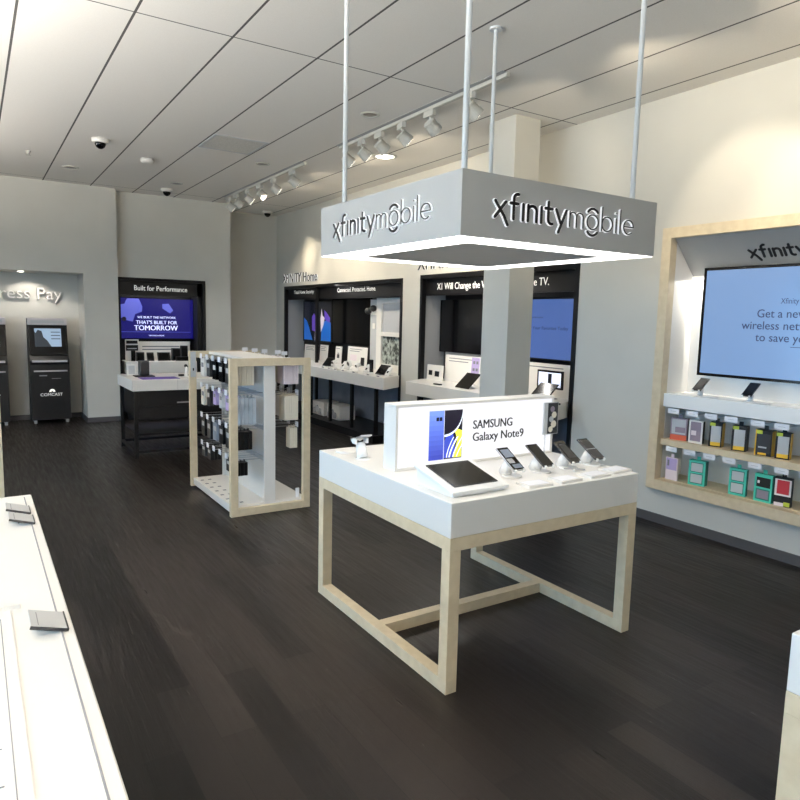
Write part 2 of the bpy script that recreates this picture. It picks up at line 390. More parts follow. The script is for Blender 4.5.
def dome(x, y, label):
    t = thing('dome_camera', label, 'security camera', (x, y, H), 0)
    MB().lathe((0, 0, 0), [(0.085, 0), (0.085, -0.03), (0.075, -0.045)], 'white').build('housing', t, smooth=True)
    d = MB(); d.lathe((0, 0, -0.04), [(0.055, 0), (0.055, -0.02), (0.042, -0.045), (0.02, -0.06), (0.004, -0.064)], 'blackgloss'); d.build('dome', t, smooth=True)
dome(1.226, 7.86, 'white and black dome camera nearest the photo, upper left ceiling')
dome(2.49, 10.30, 'dome camera by the back wall above the purple-blue television')
dome(4.42, 11.25, 'dome camera tucked in the far right corner behind the track')
sd = MB().lathe((1.835, 8.50, H), [(0.075, 0), (0.075, -0.03), (0.06, -0.045), (0.03, -0.05)], 'white').build('smoke_detector', smooth=True)
tag(sd, 'round white smoke detector between two dome cameras', 'smoke detector')
sp = MB().lathe((0.63, 8.97, H), [(0.03, 0), (0.03, -0.01), (0.012, -0.02), (0.012, -0.04), (0.03, -0.045)], 'fitting').build('ceiling_sprinkler', smooth=True)
tag(sp, 'tiny sprinkler head on the ceiling at upper left', 'sprinkler')
vt = thing('air_vent', 'square grey air return grille set in the ceiling tiles', 'vent', (2.15, 6.90, H), 0)
MB().box(0, 0, -0.008, 0.585, 0.025, 0, 'lightgrey').box(0, 0.585, -0.008, 0.585, 0.61, 0, 'lightgrey').box(0, 0.025, -0.008, 0.025, 0.585, 0, 'lightgrey').box(0.56, 0.025, -0.008, 0.585, 0.585, 0, 'lightgrey').build('frame', vt)
g = MB().box(0.025, 0.025, -0.002, 0.56, 0.585, 0, 'vent')
for i in range(24): g.box(0.03, 0.04 + i * 0.023, -0.007, 0.555, 0.048 + i * 0.023, -0.002, 'vent')
g.build('grille', vt)

LIGHTS = []
def spot(loc, target, power, angle, col=(1, 0.86, 0.66), blend=0.6, size=0.04):
    l = bpy.data.lights.new('spot_lamp', 'SPOT'); l.energy = power; l.color = col; l.spot_size = math.radians(angle); l.spot_blend = blend; l.shadow_soft_size = size
    o = bpy.data.objects.new('spot_lamp', l); C.objects.link(o); o.location = loc
    o.rotation_euler = (Vector(target) - Vector(loc)).to_track_quat('-Z', 'Y').to_euler(); return o
def area(loc, target, sx, sy, power, col=(1, 1, 1), spread=180):
    l = bpy.data.lights.new('area_lamp', 'AREA'); l.shape = 'RECTANGLE'; l.size = sx; l.size_y = sy; l.energy = power; l.color = col; l.spread = math.radians(spread)
    o = bpy.data.objects.new('area_lamp', l); C.objects.link(o); o.location = loc
    o.rotation_euler = (Vector(target) - Vector(loc)).to_track_quat('-Z', 'Y').to_euler(); return o

def head_proto():
    t = thing('track_spotlight', 'x', 'spotlight', (0, 0, 0), 0, 'spotlights clipped to the ceiling tracks')
    MB().box(-0.02, -0.07, -0.055, 0.02, 0.07, -0.004, 'fitting').build('adapter', t, bevel=0.003)
    MB().cyl((0, 0, -0.05), (0.02, 0, -0.10), 0.010, 'fitting', n=10).build('arm', t)
    d = Vector((0.80, 0, -0.60)).normalized(); c = Vector((0.025, 0, -0.125))
    k = MB(); k.cyl(c - d * 0.045, c + d * 0.03, 0.048, 'fitting', 0.058, n=20); k.cyl(c + d * 0.03, c + d * 0.065, 0.062, 'fitting', 0.062, n=20)
    for i in range(3): k.cyl(c - d * (0.04 - i * 0.018), c - d * (0.034 - i * 0.018), 0.057, 'fitting', 0.057, n=20)
    k.build('lamp_housing', t)
    MB().cyl(c + d * 0.0655, c + d * 0.067, 0.052, 'lamp', n=20).build('lens', t)
    return t
hp = None
def track(y0, y1, ys, words, label, scall):
    global hp
    t = thing('lighting_track', label, 'lighting track', (3.40, y0, H), 0)
    MB().box(-0.018, 0, -0.03, 0.018, y1 - y0, 0, 'fitting').build('rail', t)
    MB().box(-0.06, 0.0, -0.004, -0.02, y1 - y0, 0, 'grey').build('cover_strip', t)
    for i, y in enumerate(ys):
        if hp is None: hp = head_proto(); o = hp
        else: o = copy_tree(hp)
        o.location = (3.40, y, H - 0.028); o['label'] = words[i]
        o.rotation_euler = (0, 0, random.uniform(-0.25, 0.25))
        a = o.rotation_euler.z; sx = 0.13
        if scall[i]:
            spot((3.40 + sx * math.cos(a), y + sx * math.sin(a), H - 0.26), (W, y + scall[i][0], scall[i][1]), scall[i][2], scall[i][3])
w1 = ['track spotlight nearest the column end of the far ceiling track' if i == 0 else ORD[i] + ' spotlight from the camera end of the far ceiling track' for i in range(6)]
track(7.45, 10.4, [7.85, 8.45, 8.95, 9.45, 9.90, 10.25], w1, 'far white ceiling track with six spotlights near the back corner',
      [(0.2, 2.2, 40, 55), (0, 2.0, 40, 50), (0.25, 2.2, 45, 50), (0, 2.3, 45, 45), (0.2, 2.4, 55, 42), (0.3, 2.0, 30, 55)])
w2 = ['spotlight at the column end of the near ceiling track' if i == 0 else ORD[i] + ' spotlight from the column end of the near ceiling track' for i in range(6)]
track(3.9, 6.55, [4.35, 4.90, 5.35, 5.75, 6.10, 6.45], w2, 'near white ceiling track running behind the hanging sign poles',
      [None, None, (0.1, 2.3, 45, 60), (0, 2.2, 40, 60), (0, 2.3, 45, 60), (0.2, 2.3, 45, 60)])
spot((3.75, 10.3, H - 0.22), (W, 10.32, 2.72), 34, 30, (1, 0.86, 0.62), 0.7)
spot((3.75, 8.6, H - 0.22), (W, 8.7, 2.6), 20, 40, (1, 0.86, 0.62), 0.8)
# more of the same lamps over the framed display, above the photo's right edge
for y in (1.6, 2.2, 2.8): spot((3.75, y, H - 0.25), (W, y - 0.02, 2.45), 26 if y > 2 else 34, 66)
for y in (0.9, 2.0, 3.1, 5.9, 6.9, 7.9, 8.9): spot((3.42, y, H - 0.2), (W, y, 2.75), 27, 118, (1, 0.86, 0.64), 0.9, 0.06)

# ================================================================ big table with wood frame
TX, TY, TW, TD, TZ, TA = 1.688, 2.191, 1.236, 1.291, 0.873, 0.715
def display_table(label, loc, w=TW, d=TD):
    t = thing('display_table', label, 'table', loc, 0)
    MB().box(0, 0, TA, w, d, TZ, 'white').build('tabletop', t, bevel=0.004)
    q = 0.06
    for x in (0, w - q):
        for y in (0, d - q):
            MB().box(x, y, q, x + q, y + q, TA - q, 'oak').build('leg', t, bevel=0.0015)
    for y in (0, d - q): MB().box(0, y, TA - q, w, y + q, TA, 'oak').build('top_rail', t, bevel=0.0015)
    for x in (0, w - q): MB().box(x, q, TA - q, x + q, d - q, TA, 'oak').build('side_rail', t, bevel=0.0015)
    for x in (0, w - q): MB().box(x, 0, 0, x + q, d, q, 'oak').build('floor_runner', t, bevel=0.0015)
    MB().box(q, d * 0.5 - 0.03, 0, w - q, d * 0.5 + 0.03, q, 'oak').build('stretcher', t, bevel=0.0015)
    return t
display_table('white-topped wooden display table under the hanging square sign', (TX, TY, 0))
display_table('white-topped table cut off at the bottom right corner of the photo', (1.737, 0.81 - TD, 0))
lt = display_table('long white counter table along the left foreground with price cards', (0.178 - TW, 0.55, 0), TW, 2.61)

# --- lightbox sign
lb = thing('lightbox_sign', 'long backlit phone advertisement box standing on the main white table', 'sign', (1.785, 2.80, TZ), 0)
lw, ld, lh = 1.118, 0.115, 0.345
MB().box(0, 0, 0, lw, ld, 0.015, 'white').box(0, 0, lh - 0.015, lw, ld, lh, 'white').box(0, 0, 0.015, 0.015, ld, lh - 0.015, 'white').box(lw - 0.015, 0, 0.015, lw, ld, lh - 0.015, 'white').build('casing', lb, bevel=0.002)
MB().box(0.015, 0.006, 0.015, lw - 0.015, ld - 0.006, lh - 0.015, 'lightbox').build('lit_face', lb)
Bl = basis((0, 0.006, 0), '-Y')
a = MB(); x0, x1, x2, z0, z1 = 0.212, 0.308, 0.432, 0.035, 0.300
for i in range(10):
    t_ = i / 9.0; c_ = rgb(44 + 66 * t_, 58 + 80 * t_, 158 + 66 * t_)
    if ('artg%d' % i) not in M: M['artg%d' % i] = mat('printed_blue_tone', c_, 0.3, emit=c_, estr=0.8)
    quad(a, Bl, x0, z0 + (z1 - z0) * i / 10, x1, z0 + (z1 - z0) * (i + 1) / 10, 'artg%d' % i)
quad(a, Bl, x0 + 0.045, z1 - 0.055, x0 + 0.062, z1 - 0.035, 'artdark', 0.0016); quad(a, Bl, x0 + 0.066, z1 - 0.055, x0 + 0.083, z1 - 0.035, 'artdark', 0.0016)
part_label(a.build('back_view_picture', lb), 'blue printed picture of a phone seen from behind')
a = MB(); a0 = x1 + 0.004
quad(a, Bl, a0, z0, x2, z1, 'artdark')
flatpoly(a, Bl, [(a0, z0 + .006), (a0 + .075, z0 + .006), (a0 + .07, z0 + .09), (a0 + .055, z0 + .15), (a0 + .02, z0 + .13), (a0, z0 + .10)], 'artblue', 0.0015)
flatpoly(a, Bl, [(a0 + .062, z0 + .006), (x2 - .004, z0 + .006), (x2 - .002, z0 + .15), (x2 - .03, z0 + .16), (a0 + .07, z0 + .15), (a0 + .09, z0 + .10)], 'artyellow', 0.0018)
for k, (dx, w_) in enumerate([(0.018, .006), (0.036, .010), (0.060, .007), (0.085, .006)]):
    pts = [(a0 + dx + .045 * (i / 8) ** 1.6 + (.01 * k) * (i / 8), z0 + .008 + .11 * i / 8) for i in range(9)]
    flatpoly(a, Bl, [(x - w_ / 2, z) for x, z in pts] + [(x + w_ / 2, z) for x, z in pts][::-1], 'artwhite', 0.0021)
pts = [(a0 + .002 + .118 * math.sin(i / 10 * 1.5), z0 + .13 + .125 * (1 - math.cos(i / 10 * 1.5))) for i in range(11)]
flatpoly(a, Bl, [(x, z - .008) for x, z in pts] + [(x, z + .003) for x, z in pts][::-1], 'artwhite', 0.0021)
part_label(a.build('front_view_picture', lb), 'printed phone front with dark, blue and yellow swirls')
m_ = text_mb('SAMSUNG', 0.047, 0.285, basis((0.508, 0.006, 0.187), '-Y'), 'letterblack', 0.003, 0.012)
m_.build('brand_lettering', lb)
text_mb('Galaxy Note9', 0.047, 0.375, basis((0.508, 0.006, 0.118), '-Y'), 'letterblack', 0.003, 0.008).build('model_lettering', lb)
# small picture clipped at the right end
sc_ = thing('standing_card', 'small photo card leaning at the right end of the lit advertisement', 'card', (2.80, 2.775, 0.993), 0)
MB().box(0.0, 0, 0, 0.115, 0.010, 0.19, 'lightgrey').build('card', sc_)
a = MB(); Bc = basis((0, 0, 0), '-Y')
quad(a, Bc, 0.030, 0.004, 0.111, 0.186, 'darkgrey', 0.001)
for (u, v, r) in ((.065, .15, .018), (.080, .115, .020), (.058, .09, .018), (.078, .06, .022), (.055, .03, .018)):
    a.prism([(u + r * math.cos(t * math.pi / 5), v + r * math.sin(t * math.pi / 5)) for t in range(10)], 0, 0.002, 'Z', random.choice(['cream', 'mauvegrey', 'lightgrey']), Bc)
a.build('picture', sc_)
MB().box(0.012, 0.002, -(1.0 - TZ), 0.022, 0.008, 0, 'clear').build('support', sc_)

# --- phones on angled stands
def phone_stand(label, loc, rz=0.0, tiltdeg=43, name='phone_on_stand', screen='blackgloss', tab=False, sc=1.0, group=None, lean=0.105, cat='phone'):
    t = thing('display_phone_stand', label + '', 'phone stand', loc, rz, group)
    MB().lathe((0, 0.0, 0), [(0.045 * sc, 0), (0.045 * sc, 0.004), (0.038 * sc, 0.007)], 'white_gloss').build('base', t, smooth=True)
    th = math.radians(tiltdeg)
    k = MB(); k.cyl((0, 0.0, 0.005), (0, -0.012, lean), 0.030 * sc, 'white_gloss', 0.024 * sc, n=20)
    k.build('neck', t, smooth=True)
    return t
def phone(label, loc, rz, tilt, w=0.076, l=0.160, th=0.009, col='blackgloss', case='darkgrey', group=None, name='smartphone', glare=None, cat='phone'):
    t = thing(name, label, cat, loc, rz, group)
    R = Matrix.Rotation(tilt, 4, 'X')
    MB().box(-w / 2, 0, 0, w / 2, l, th, case, R).build('body', t, bevel=0.002)
    s = MB().box(-w / 2 + 0.003, 0.004, th, w / 2 - 0.003, l - 0.004, th + 0.0008, col, R)
    if glare:
        for (u0, v0, u1, v1, m) in glare: s.box(w * u0 - w / 2, l * v0, th + 0.0008, w * u1 - w / 2, l * v1, th + 0.0012, m, R)
    s.build('screen', t)
    for sx in (-0.7, 0.7): MB().box(sx * w / 2 - 0.006, -0.007, -0.003, sx * w / 2 + 0.006, 0.004, th + 0.003, 'white_gloss', R).build('security_clip', t)
    return t
PX = [(2.267, 'leftmost'), (2.473, 'second from the left'), (2.675, 'third from the left'), (2.862, 'rightmost')]
gl = [[(0.15, 0.55, 0.9, 0.9, 'slate'), (0.1, 0.3, 0.6, 0.5, 'grey'), (0.2, 0.08, 0.9, 0.25, 'slate')], None, [(0.2, 0.2, 0.85, 0.85, 'darkgrey')], [(0.1, 0.52, 0.9, 0.9, 'darkgrey'), (0.1, 0.08, 0.9, 0.46, 'darkgrey'), (0.0, 0.47, 1.0, 0.5, 'lightgrey')]]
for i, (x, wd) in enumerate(PX):
    y = 2.455; tl = math.radians(32)
    st = thing('phone_stand', 'angled white stand, %s of four at the front of the main table' % wd, 'phone stand', (x, y, TZ), 0, 'stands for the four phones on the main table')
    MB().lathe((0, 0, 0), [(0.052, 0), (0.052, 0.004), (0.046, 0.007)], 'white_gloss').build('base', st, smooth=True)
    MB().cyl((0, 0.050, 0.004), (0, 0.015, 0.070), 0.034, 'white_gloss', 0.027, n=20).build('neck', st, smooth=True)
    lab = 'dark smartphone on the %s tilted stand of four on the main table' % wd
    phone(lab, (x, 2.40, TZ + 0.036), 0, tl, w=0.078, l=0.168, case='darkgrey' if i else 'metal', glare=gl[i], group='four phones at the front of the main table')
for i, (x, y, r) in enumerate([(2.24, 2.262, -0.05), (2.445, 2.262, 0.03), (2.66, 2.264, 0.02), (2.85, 2.285, 0.06)]):
    c = MB().box(-0.075, -0.05, 0, 0.075, 0.050, 0.012, 'white').box(-0.065, -0.04, 0.012, 0.065, 0.04, 0.0124, 'lightgrey').box(-0.062, -0.037, 0.0124, 0.062, 0.037, 0.0128, 'tag').build('price_card', None, (x, y, TZ), bevel=0.001)
    c.rotation_euler = (0, 0, r)
    tag(c, 'flat white price card, %s along the front edge of the main table' % ['leftmost of four', 'second from left', 'third from left', 'nearest the right corner'][i], 'price card', 'price cards on the main table')
sty = MB().cyl((2.585, 2.40, TZ + 0.018), (2.70, 2.36, TZ + 0.008), 0.004, 'grey', n=8).cyl((2.64, 2.381, TZ), (2.64, 2.381, TZ + 0.014), 0.006, 'white_gloss', n=8).build('stylus_pen')
tag(sty, 'thin grey stylus lying before the third phone stand', 'stylus')

# --- tablet in a slanted white tray
tb = thing('tablet_holder', 'white slanted tablet holder at the left front of the main table', 'tablet stand', (1.735, 2.262, TZ), 0)
tw_, tdp = 0.33, 0.30
R = Matrix.Rotation(math.radians(15), 4, 'X')
hk = MB().prism([(0, 0), (tdp * 0.96, 0), (tdp * 0.96, 0.078), (0.0, 0.012)], 0.015, tw_ - 0.015, 'X', 'white_gloss'); hk.build('wedge', tb, bevel=0.002)
RT = Matrix.Translation((0, 0, 0.012)) @ Matrix.Rotation(math.atan2(0.066, tdp * 0.96), 4, 'X')
MB().box(0, -0.012, 0, tw_, tdp, 0.018, 'white_gloss', RT).build('tray', tb, bevel=0.004)
tab = thing('tablet', 'black-screened tablet lying in the white slanted holder', 'tablet', (1.735, 2.262, TZ), 0)
MB().box(0.042, 0.032, 0.0182, tw_ - 0.036, tdp - 0.035, 0.023, 'darkgrey', RT).build('body', tab)
s = MB().box(0.046, 0.036, 0.023, tw_ - 0.040, tdp - 0.039, 0.0238, 'blackgloss', RT); s.build('screen', tab)

# --- small stand at the back left of the table
ws = thing('phone_stand', 'small white stand alone at the far left corner of the main table', 'phone stand', (1.80, 3.16, TZ), 0)
MB().lathe((0, 0, 0), [(0.042, 0), (0.042, 0.003), (0.034, 0.006)], 'white_gloss').build('base', ws, smooth=True)
MB().cyl((0, 0, 0.004), (0.0, 0.03, 0.085), 0.032, 'white_gloss', 0.026, n=20).build('neck', ws, smooth=True)
for sx in (-1, 1): MB().box(sx * 0.036 - 0.006, 0.012, 0.082, sx * 0.036 + 0.006, 0.05, 0.110, 'white_gloss').cyl((sx * 0.02, 0.03, 0.08), (sx * 0.04, 0.03, 0.095), 0.006, 'white_gloss', n=8).build('clamp_arm', ws)
phone('slim grey phone seen edge-on above the small stand at the table back', (1.835, 3.285, TZ + 0.128), math.pi, math.radians(-20) + math.radians(40), w=0.07, l=0.125, case='metal', col='blackgloss').location = (1.805, 3.245, TZ + 0.088)
pc = MB().lathe((1.80, 3.365, TZ), [(0.06, 0), (0.06, 0.008), (0.052, 0.012)], 'white').build('charging_pad', smooth=True)
tag(pc, 'flat round white pad behind the small stand on the main table', 'pad')

# ================================================================ hanging canopy sign
cn = thing('hanging_sign', 'square grey hanging sign with lit lower edge above the main table', 'sign', (TX, TY, 1.995), 0)
ch = 0.265
MB().box(0, 0, 0, TW, 0.02, ch, 'fascia').build('front_fascia', cn, bevel=0.001)
MB().box(0, TD - 0.02, 0, TW, TD, ch, 'fascia').build('back_fascia', cn, bevel=0.001)
MB().box(0, 0.02, 0, 0.02, TD - 0.02, ch, 'fascia').build('left_fascia', cn, bevel=0.001)
MB().box(TW - 0.02, 0.02, 0, TW, TD - 0.02, ch, 'fascia').build('right_fascia', cn, bevel=0.001)
MB().box(0.02, 0.02, ch - 0.02, TW - 0.02, TD - 0.02, ch - 0.004, 'fascia').build('top_panel', cn)
q = 0.17; st_ = MB()
e = 0.004
st_.box(e, e, -0.004, TW - e, q, 0.0, 'strip').box(e, TD - q, -0.004, TW - e, TD - e, 0.0, 'strip').box(e, q, -0.004, q, TD - q, 0.0, 'strip').box(TW - q, q, -0.004, TW - e, TD - q, 0.0, 'strip')
part_label(st_.build('light_strip', cn), 'glowing white light strip around the underside')
MB().box(q, q, -0.003, TW - q, TD - q, 0.012, 'fascia').build('soffit', cn)
xh = 0.066
for (B, nm) in ((basis((0.0, TD - 0.175, 0.090), '-X'), 'left_lettering'), (basis((0.17, 0.0, 0.090), '-Y'), 'front_lettering')):
    f_, b_ = MB(), MB(); logo(f_, b_, B, 0.915 if nm == 'left_lettering' else 0.885, xh)
    o = f_.build(nm, cn); part_label(o, 'black wordmark letters with thin light second word')
    part_label(b_.build('letter_halo', o), 'lit white letter bodies behind the black faces')
for i, (x, y) in enumerate([(0.035, 0.035), (0.052, 1.11), (1.112, 0.055), (1.15, 1.20)]):
    MB().cyl((x, y, ch), (x, y, H - 1.995), 0.013, 'pole', n=14).cyl((x, y, H - 1.995 - 0.012), (x, y, H - 1.995), 0.04, 'pole', n=20).build('suspension_pole', cn, smooth=False)

# ================================================================ accessory rack
RX, RY, RW, RD, RH = 1.715, 5.17, 0.705, 1.22, 1.305
def make_rack(label, loc):
    t = thing('accessory_rack', label, 'display rack', loc, 0)
    p = 0.062; dp = 0.045
    for nm, y in (('front_frame', 0), ('rear_frame', RD - dp)):
        f = MB()
        f.box(0, y, 0, p, y + dp, RH, 'oak').box(RW - p, y, 0, RW, y + dp, RH, 'oak').box(p, y, RH - p, RW - p, y + dp, RH, 'oak').box(p, y, 0, RW - p, y + dp, p, 'oak')
        f.build(nm, t, bevel=0.0015)
    MB().box(0.02, dp, 0.018, RW - 0.02, RD - dp, 0.082, 'white').build('base_shelf', t, bevel=0.003)
    MB().box(RW / 2 - 0.018, dp + 0.02, 0.082, RW / 2 + 0.018, RD - dp - 0.02, RH - 0.03, 'white').build('centre_panel', t)
    MB().box(RW / 2 - 0.05, dp, 0.082, RW / 2 + 0.05, dp + 0.02, RH - 0.03, 'white').build('end_cap', t, bevel=0.002)
    MB().box(RW / 2 - 0.05, RD - dp - 0.02, 0.082, RW / 2 + 0.05, RD - dp, RH - 0.03, 'white').build('end_cap', t, bevel=0.002)
    MB().box(RW / 2 - 0.17, dp, RH - 0.03, RW / 2 + 0.17, RD - dp, RH - 0.004, 'white').build('top_cover', t, bevel=0.002)
    return t
rack = make_rack('freestanding wooden accessory rack left of the main table', (RX, RY, 0))
make_rack('second wooden rack whose post shows at the left photo edge', (0.135 - RW, 5.25, 0))
rows = [1.255, 0.985, 0.705, 0.440]
hys = [0.14, 0.32, 0.50, 0.68, 0.86, 1.04]
kinds = {  # (side,row) -> list per hook: (material, label colour words, w(y), h(z), thick(x), count)
}
def packs(side, row):
    if side == 0:
        return [
          [('cream', 'cream boxed', .11, .15, .018, 6), ('darkgrey', 'black boxed', .10, .155, .03, 3), ('blackgloss', 'glossy black boxed', .10, .155, .03, 3), ('blackgloss', 'glossy black boxed', .10, .15, .028, 3), ('darkgrey', 'dark grey boxed', .09, .14, .03, 2), ('white', 'white boxed', .10, .15, .03, 2)],
          [('clearblue', 'clear bluish plastic', .12, .20, .03, 4), ('lilac', 'pale lilac', .09, .12, .03, 2), ('lightgrey', 'light grey', .08, .12, .03, 3), ('lilac', 'pale lilac', .07, .11, .03, 2), ('darkgrey', 'dark grey', .08, .14, .03, 2), ('cream', 'cream boxed', .09, .15, .03, 2)],
          [('black', 'black', .11, .14, .03, 3), ('darkgrey', 'dark grey', .10, .16, .03, 3), ('black', 'black', .10, .15, .03, 3), ('slate', 'slate grey', .10, .15, .03, 2), ('darkgrey', 'dark grey', .10, .16, .03, 2), ('black', 'black', .10, .16, .03, 2)],
          [('black', 'small black', .08, .10, .03, 2), ('black', 'small black', .08, .10, .03, 1), None, None, ('black', 'small black', .09, .10, .03, 2), ('darkgrey', 'small dark grey', .09, .10, .03, 2)]][row]
    return [
      [('pinkwhite', 'pinkish white boxed', .12, .15, .017, 6), ('cream', 'cream boxed', .11, .15, .02, 4), ('pinkwhite', 'pinkish white boxed', .11, .15, .02, 4), ('cream', 'cream boxed', .1, .14, .02, 3), ('mauvegrey', 'mauve boxed', .1, .14, .02, 3), ('cream', 'cream boxed', .1, .14, .02, 3)],
      [('cream', 'cream boxed', .11, .19, .018, 5), ('white', 'white boxed', .10, .18, .02, 3), ('black', 'black boxed', .10, .17, .03, 3), ('cream', 'cream boxed', .10, .16, .03, 2), None, None],
      [('cream', 'cream boxed', .08, .16, .02, 2), None, None, None, None, None],
      [None] * 6][row]
sidew = ['left', 'right']; roww = ['top', 'second', 'third', 'lowest']
for side in (0, 1):
    sg = -1 if side == 0 else 1; xc = RW / 2 + sg * 0.018; xe = RW / 2 + sg * (0.285)
    for r in range(4):
        if side == 1 and r == 3: continue
        MB().box(min(xc, xc + sg * 0.012), 0.08, rows[r] - 0.015, max(xc, xc + sg * 0.012), RD - 0.08, rows[r] + 0.02, 'lightgrey').build('hook_rail', rack)
        P = packs(side, r)
        for h, y in enumerate(hys):
            hk = MB().cyl((xc, y, rows[r]), (xe, y, rows[r] + 0.004), 0.003, 'metal', n=6).cyl((xc, y, rows[r] + 0.022), (xe, y, rows[r] + 0.026), 0.002, 'metal', n=6).build('hook', rack)
            MB().box(xe - 0.002, y - 0.032, rows[r] - 0.010, xe + 0.002, y + 0.032, rows[r] + 0.036, 'tag').build('price_tag', hk)
            if not P[h]: continue
            m, words, wy, hz, tx, n = P[h]; wy *= 1.12; hz *= 1.1; n += 1
            for k in range(n):
                xo = xe - sg * (0.012 + (k + 0.5) * (tx + 0.003))
                if abs(xo - RW / 2) < 0.03 + tx / 2: break
                z = rows[r]
                b = MB().box(-tx / 2, -wy / 2, -hz - 0.012, tx / 2, wy / 2, -0.012, m)
                b.box(-0.001, -0.02, -0.012, 0.001, 0.02, 0.008, m)
                # printed front panel facing the aisle
                fx = sg * tx / 2
                b.box(min(fx, fx + sg * 0.0008), -wy * 0.32, -hz * 0.55, max(fx, fx + sg * 0.0008), wy * 0.32, -hz * 0.30, 'lightgrey' if m in ('black', 'darkgrey', 'blackgloss', 'slate') else 'print')
                o = b.build('hanging_package', None, (RX + xo, RY + y, z))
                tag(o, '%s package on the %s-side %s row, %s hook from the front' % (words, sidew[side], roww[r], ORD[h]), 'package', 'packages on the %s-side %s row, %s hook' % (sidew[side], roww[r], ORD[h]))
# upright tags on the rack top, strip sign on the rear post, stickers on the base shelf
for i, (x, y) in enumerate([(0.54, 1.17), (0.57, 0.98), (0.60, 0.80), (0.64, 0.42), (0.66, 0.62)]):
    k = MB().box(-0.028, -0.002, 0.012, 0.028, 0.002, 0.045, 'tag').box(-0.004, -0.003, -0.02, 0.004, 0.003, 0.012, 'tag').build('price_tag', rack, (x, y, RH - 0.012))
MB().box(RW - 0.055, 0.045, RH - 0.04, RW - 0.045, RD - 0.045, RH - 0.02, 'lightgrey').build('tag_rail', rack)
MB().box(RW - 0.16, 0.42, RH - 0.036, RW - 0.05, 0.43, RH - 0.028, 'lightgrey').box(RW / 2, 0.98, RH - 0.036, RW - 0.05, 0.99, RH - 0.028, 'lightgrey').build('tag_bracket', rack)
ss = MB().box(0.008, RD - 0.052, 1.06, 0.056, RD - 0.0455, 1.30, 'lightgrey').box(0.026, RD - 0.0535, 1.12, 0.037, RD - 0.052, 1.145, 'blackgloss').build('strip_sign', rack)
st_ = MB()
for i in range(7):
    for xx in (0.05, 0.12): st_.box(xx, 0.12 + i * 0.15, 0.082, xx + 0.03, 0.15 + i * 0.15, 0.0826, 'print')
st_.build('shelf_stickers', rack)
MB().box(RW - 0.10, 0.07, 0.082, RW - 0.07, 0.085, 0.16, 'tag').build('sign_holder', rack)
MB().box(RW/2+0.04, 0.5, 0.082, RW - 0.12, 0.85, 0.12, 'white').build('stock_tray', rack)

# ================================================================ home display (far, long wall)
def alcove(label, y0, y1, z1, posts, lit_side=True, xb=5.16):
    t = thing('display_alcove', label, 'display alcove', (W, y0, 0), 0)
    L = y1 - y0; D = xb - W
    f = MB(); w = 0.05
    f.box(-0.012, 0, 0, 0.05, w, z1, 'black').box(-0.012, L - w, 0, 0.05, L, z1, 'black').box(-0.012, w, z1 - w, 0.05, L - w, z1, 'black')
    f.build('frame', t, bevel=0.001)
    for py in posts: MB().box(0.0, py - y0 - 0.025, 0.0, 0.04, py - y0 + 0.025, z1 - w, 'black').build('post', t)
    MB().box(0.05, w, 1.95, 0.075, L - w, z1 - w, 'black').build('header_panel', t)
    MB().box(D, 0, 0.745, D + 0.02, L, z1, 'black').build('back_panel', t)
    MB().box(D - 0.05, 0, 0.0, D + 0.02, L, 0.745, 'slate').build('lower_panel', t)
    MB().box(0.05, L - 0.02, 0.0, D, L, z1, 'grey').build('side_panel', t)
    MB().box(0.05, 0, 0.0, D, 0.02, z1, 'grey').build('side_panel', t)
    MB().box(0.05, 0.02, z1 - 0.02, D, L - 0.02, z1, 'black').build('soffit_panel', t)
    return t
hd = alcove('black framed home security display alcove on the far long wall', HOME[0], HOME[1], HOME[3], [10.03])
def on(t, p): return (p[0] - t.location.x, p[1] - t.location.y, p[2] - t.location.z)
text_mb('Connected. Protected. Home.', 0.066, 1.18, basis((0.05, 9.36 - HOME[0], 2.045), '-X'), 'signwhite', 0.002, 0.008).build('header_lettering', hd)
text_mb('Total Home Security', 0.056, 0.80, basis((0.05, 11.02 - HOME[0], 2.05), '-X'), 'signwhite', 0.002, 0.01).build('side_lettering', hd)
# base platform
MB().box(-0.38, 0.06, 0, 0.32, HOME[1] - HOME[0] - 0.06, 0.10, 'black').build('platform', hd)
wallsign = thing('wall_lettering', 'raised dark capital lettering on the wall above the home display', 'sign', (W, 11.40, 2.25), 0)
text_mb('XFINITY Home', 0.155, 1.43, basis((-0.010, 0, 0), '-X'), 'letterblack', 0.003, 0.02).build('letter_faces', wallsign)
text_mb('XFINITY Home', 0.155, 1.43, basis((0, 0, 0), '-X'), 'letterwhite', 0.010, 0.016).build('letter_bodies', wallsign)
ws2 = thing('wall_lettering', 'raised dark lettering mostly hidden behind the hanging sign', 'sign', (W, 7.05, 2.27), 0)
text_mb('XFINITY', 0.155, 0.84, basis((-0.010, 0, 0), '-X'), 'letterblack', 0.003, 0.02).build('letter_faces', ws2)
text_mb('XFINITY', 0.155, 0.84, basis((0, 0, 0), '-X'), 'letterwhite', 0.010, 0.016).build('letter_bodies', ws2)

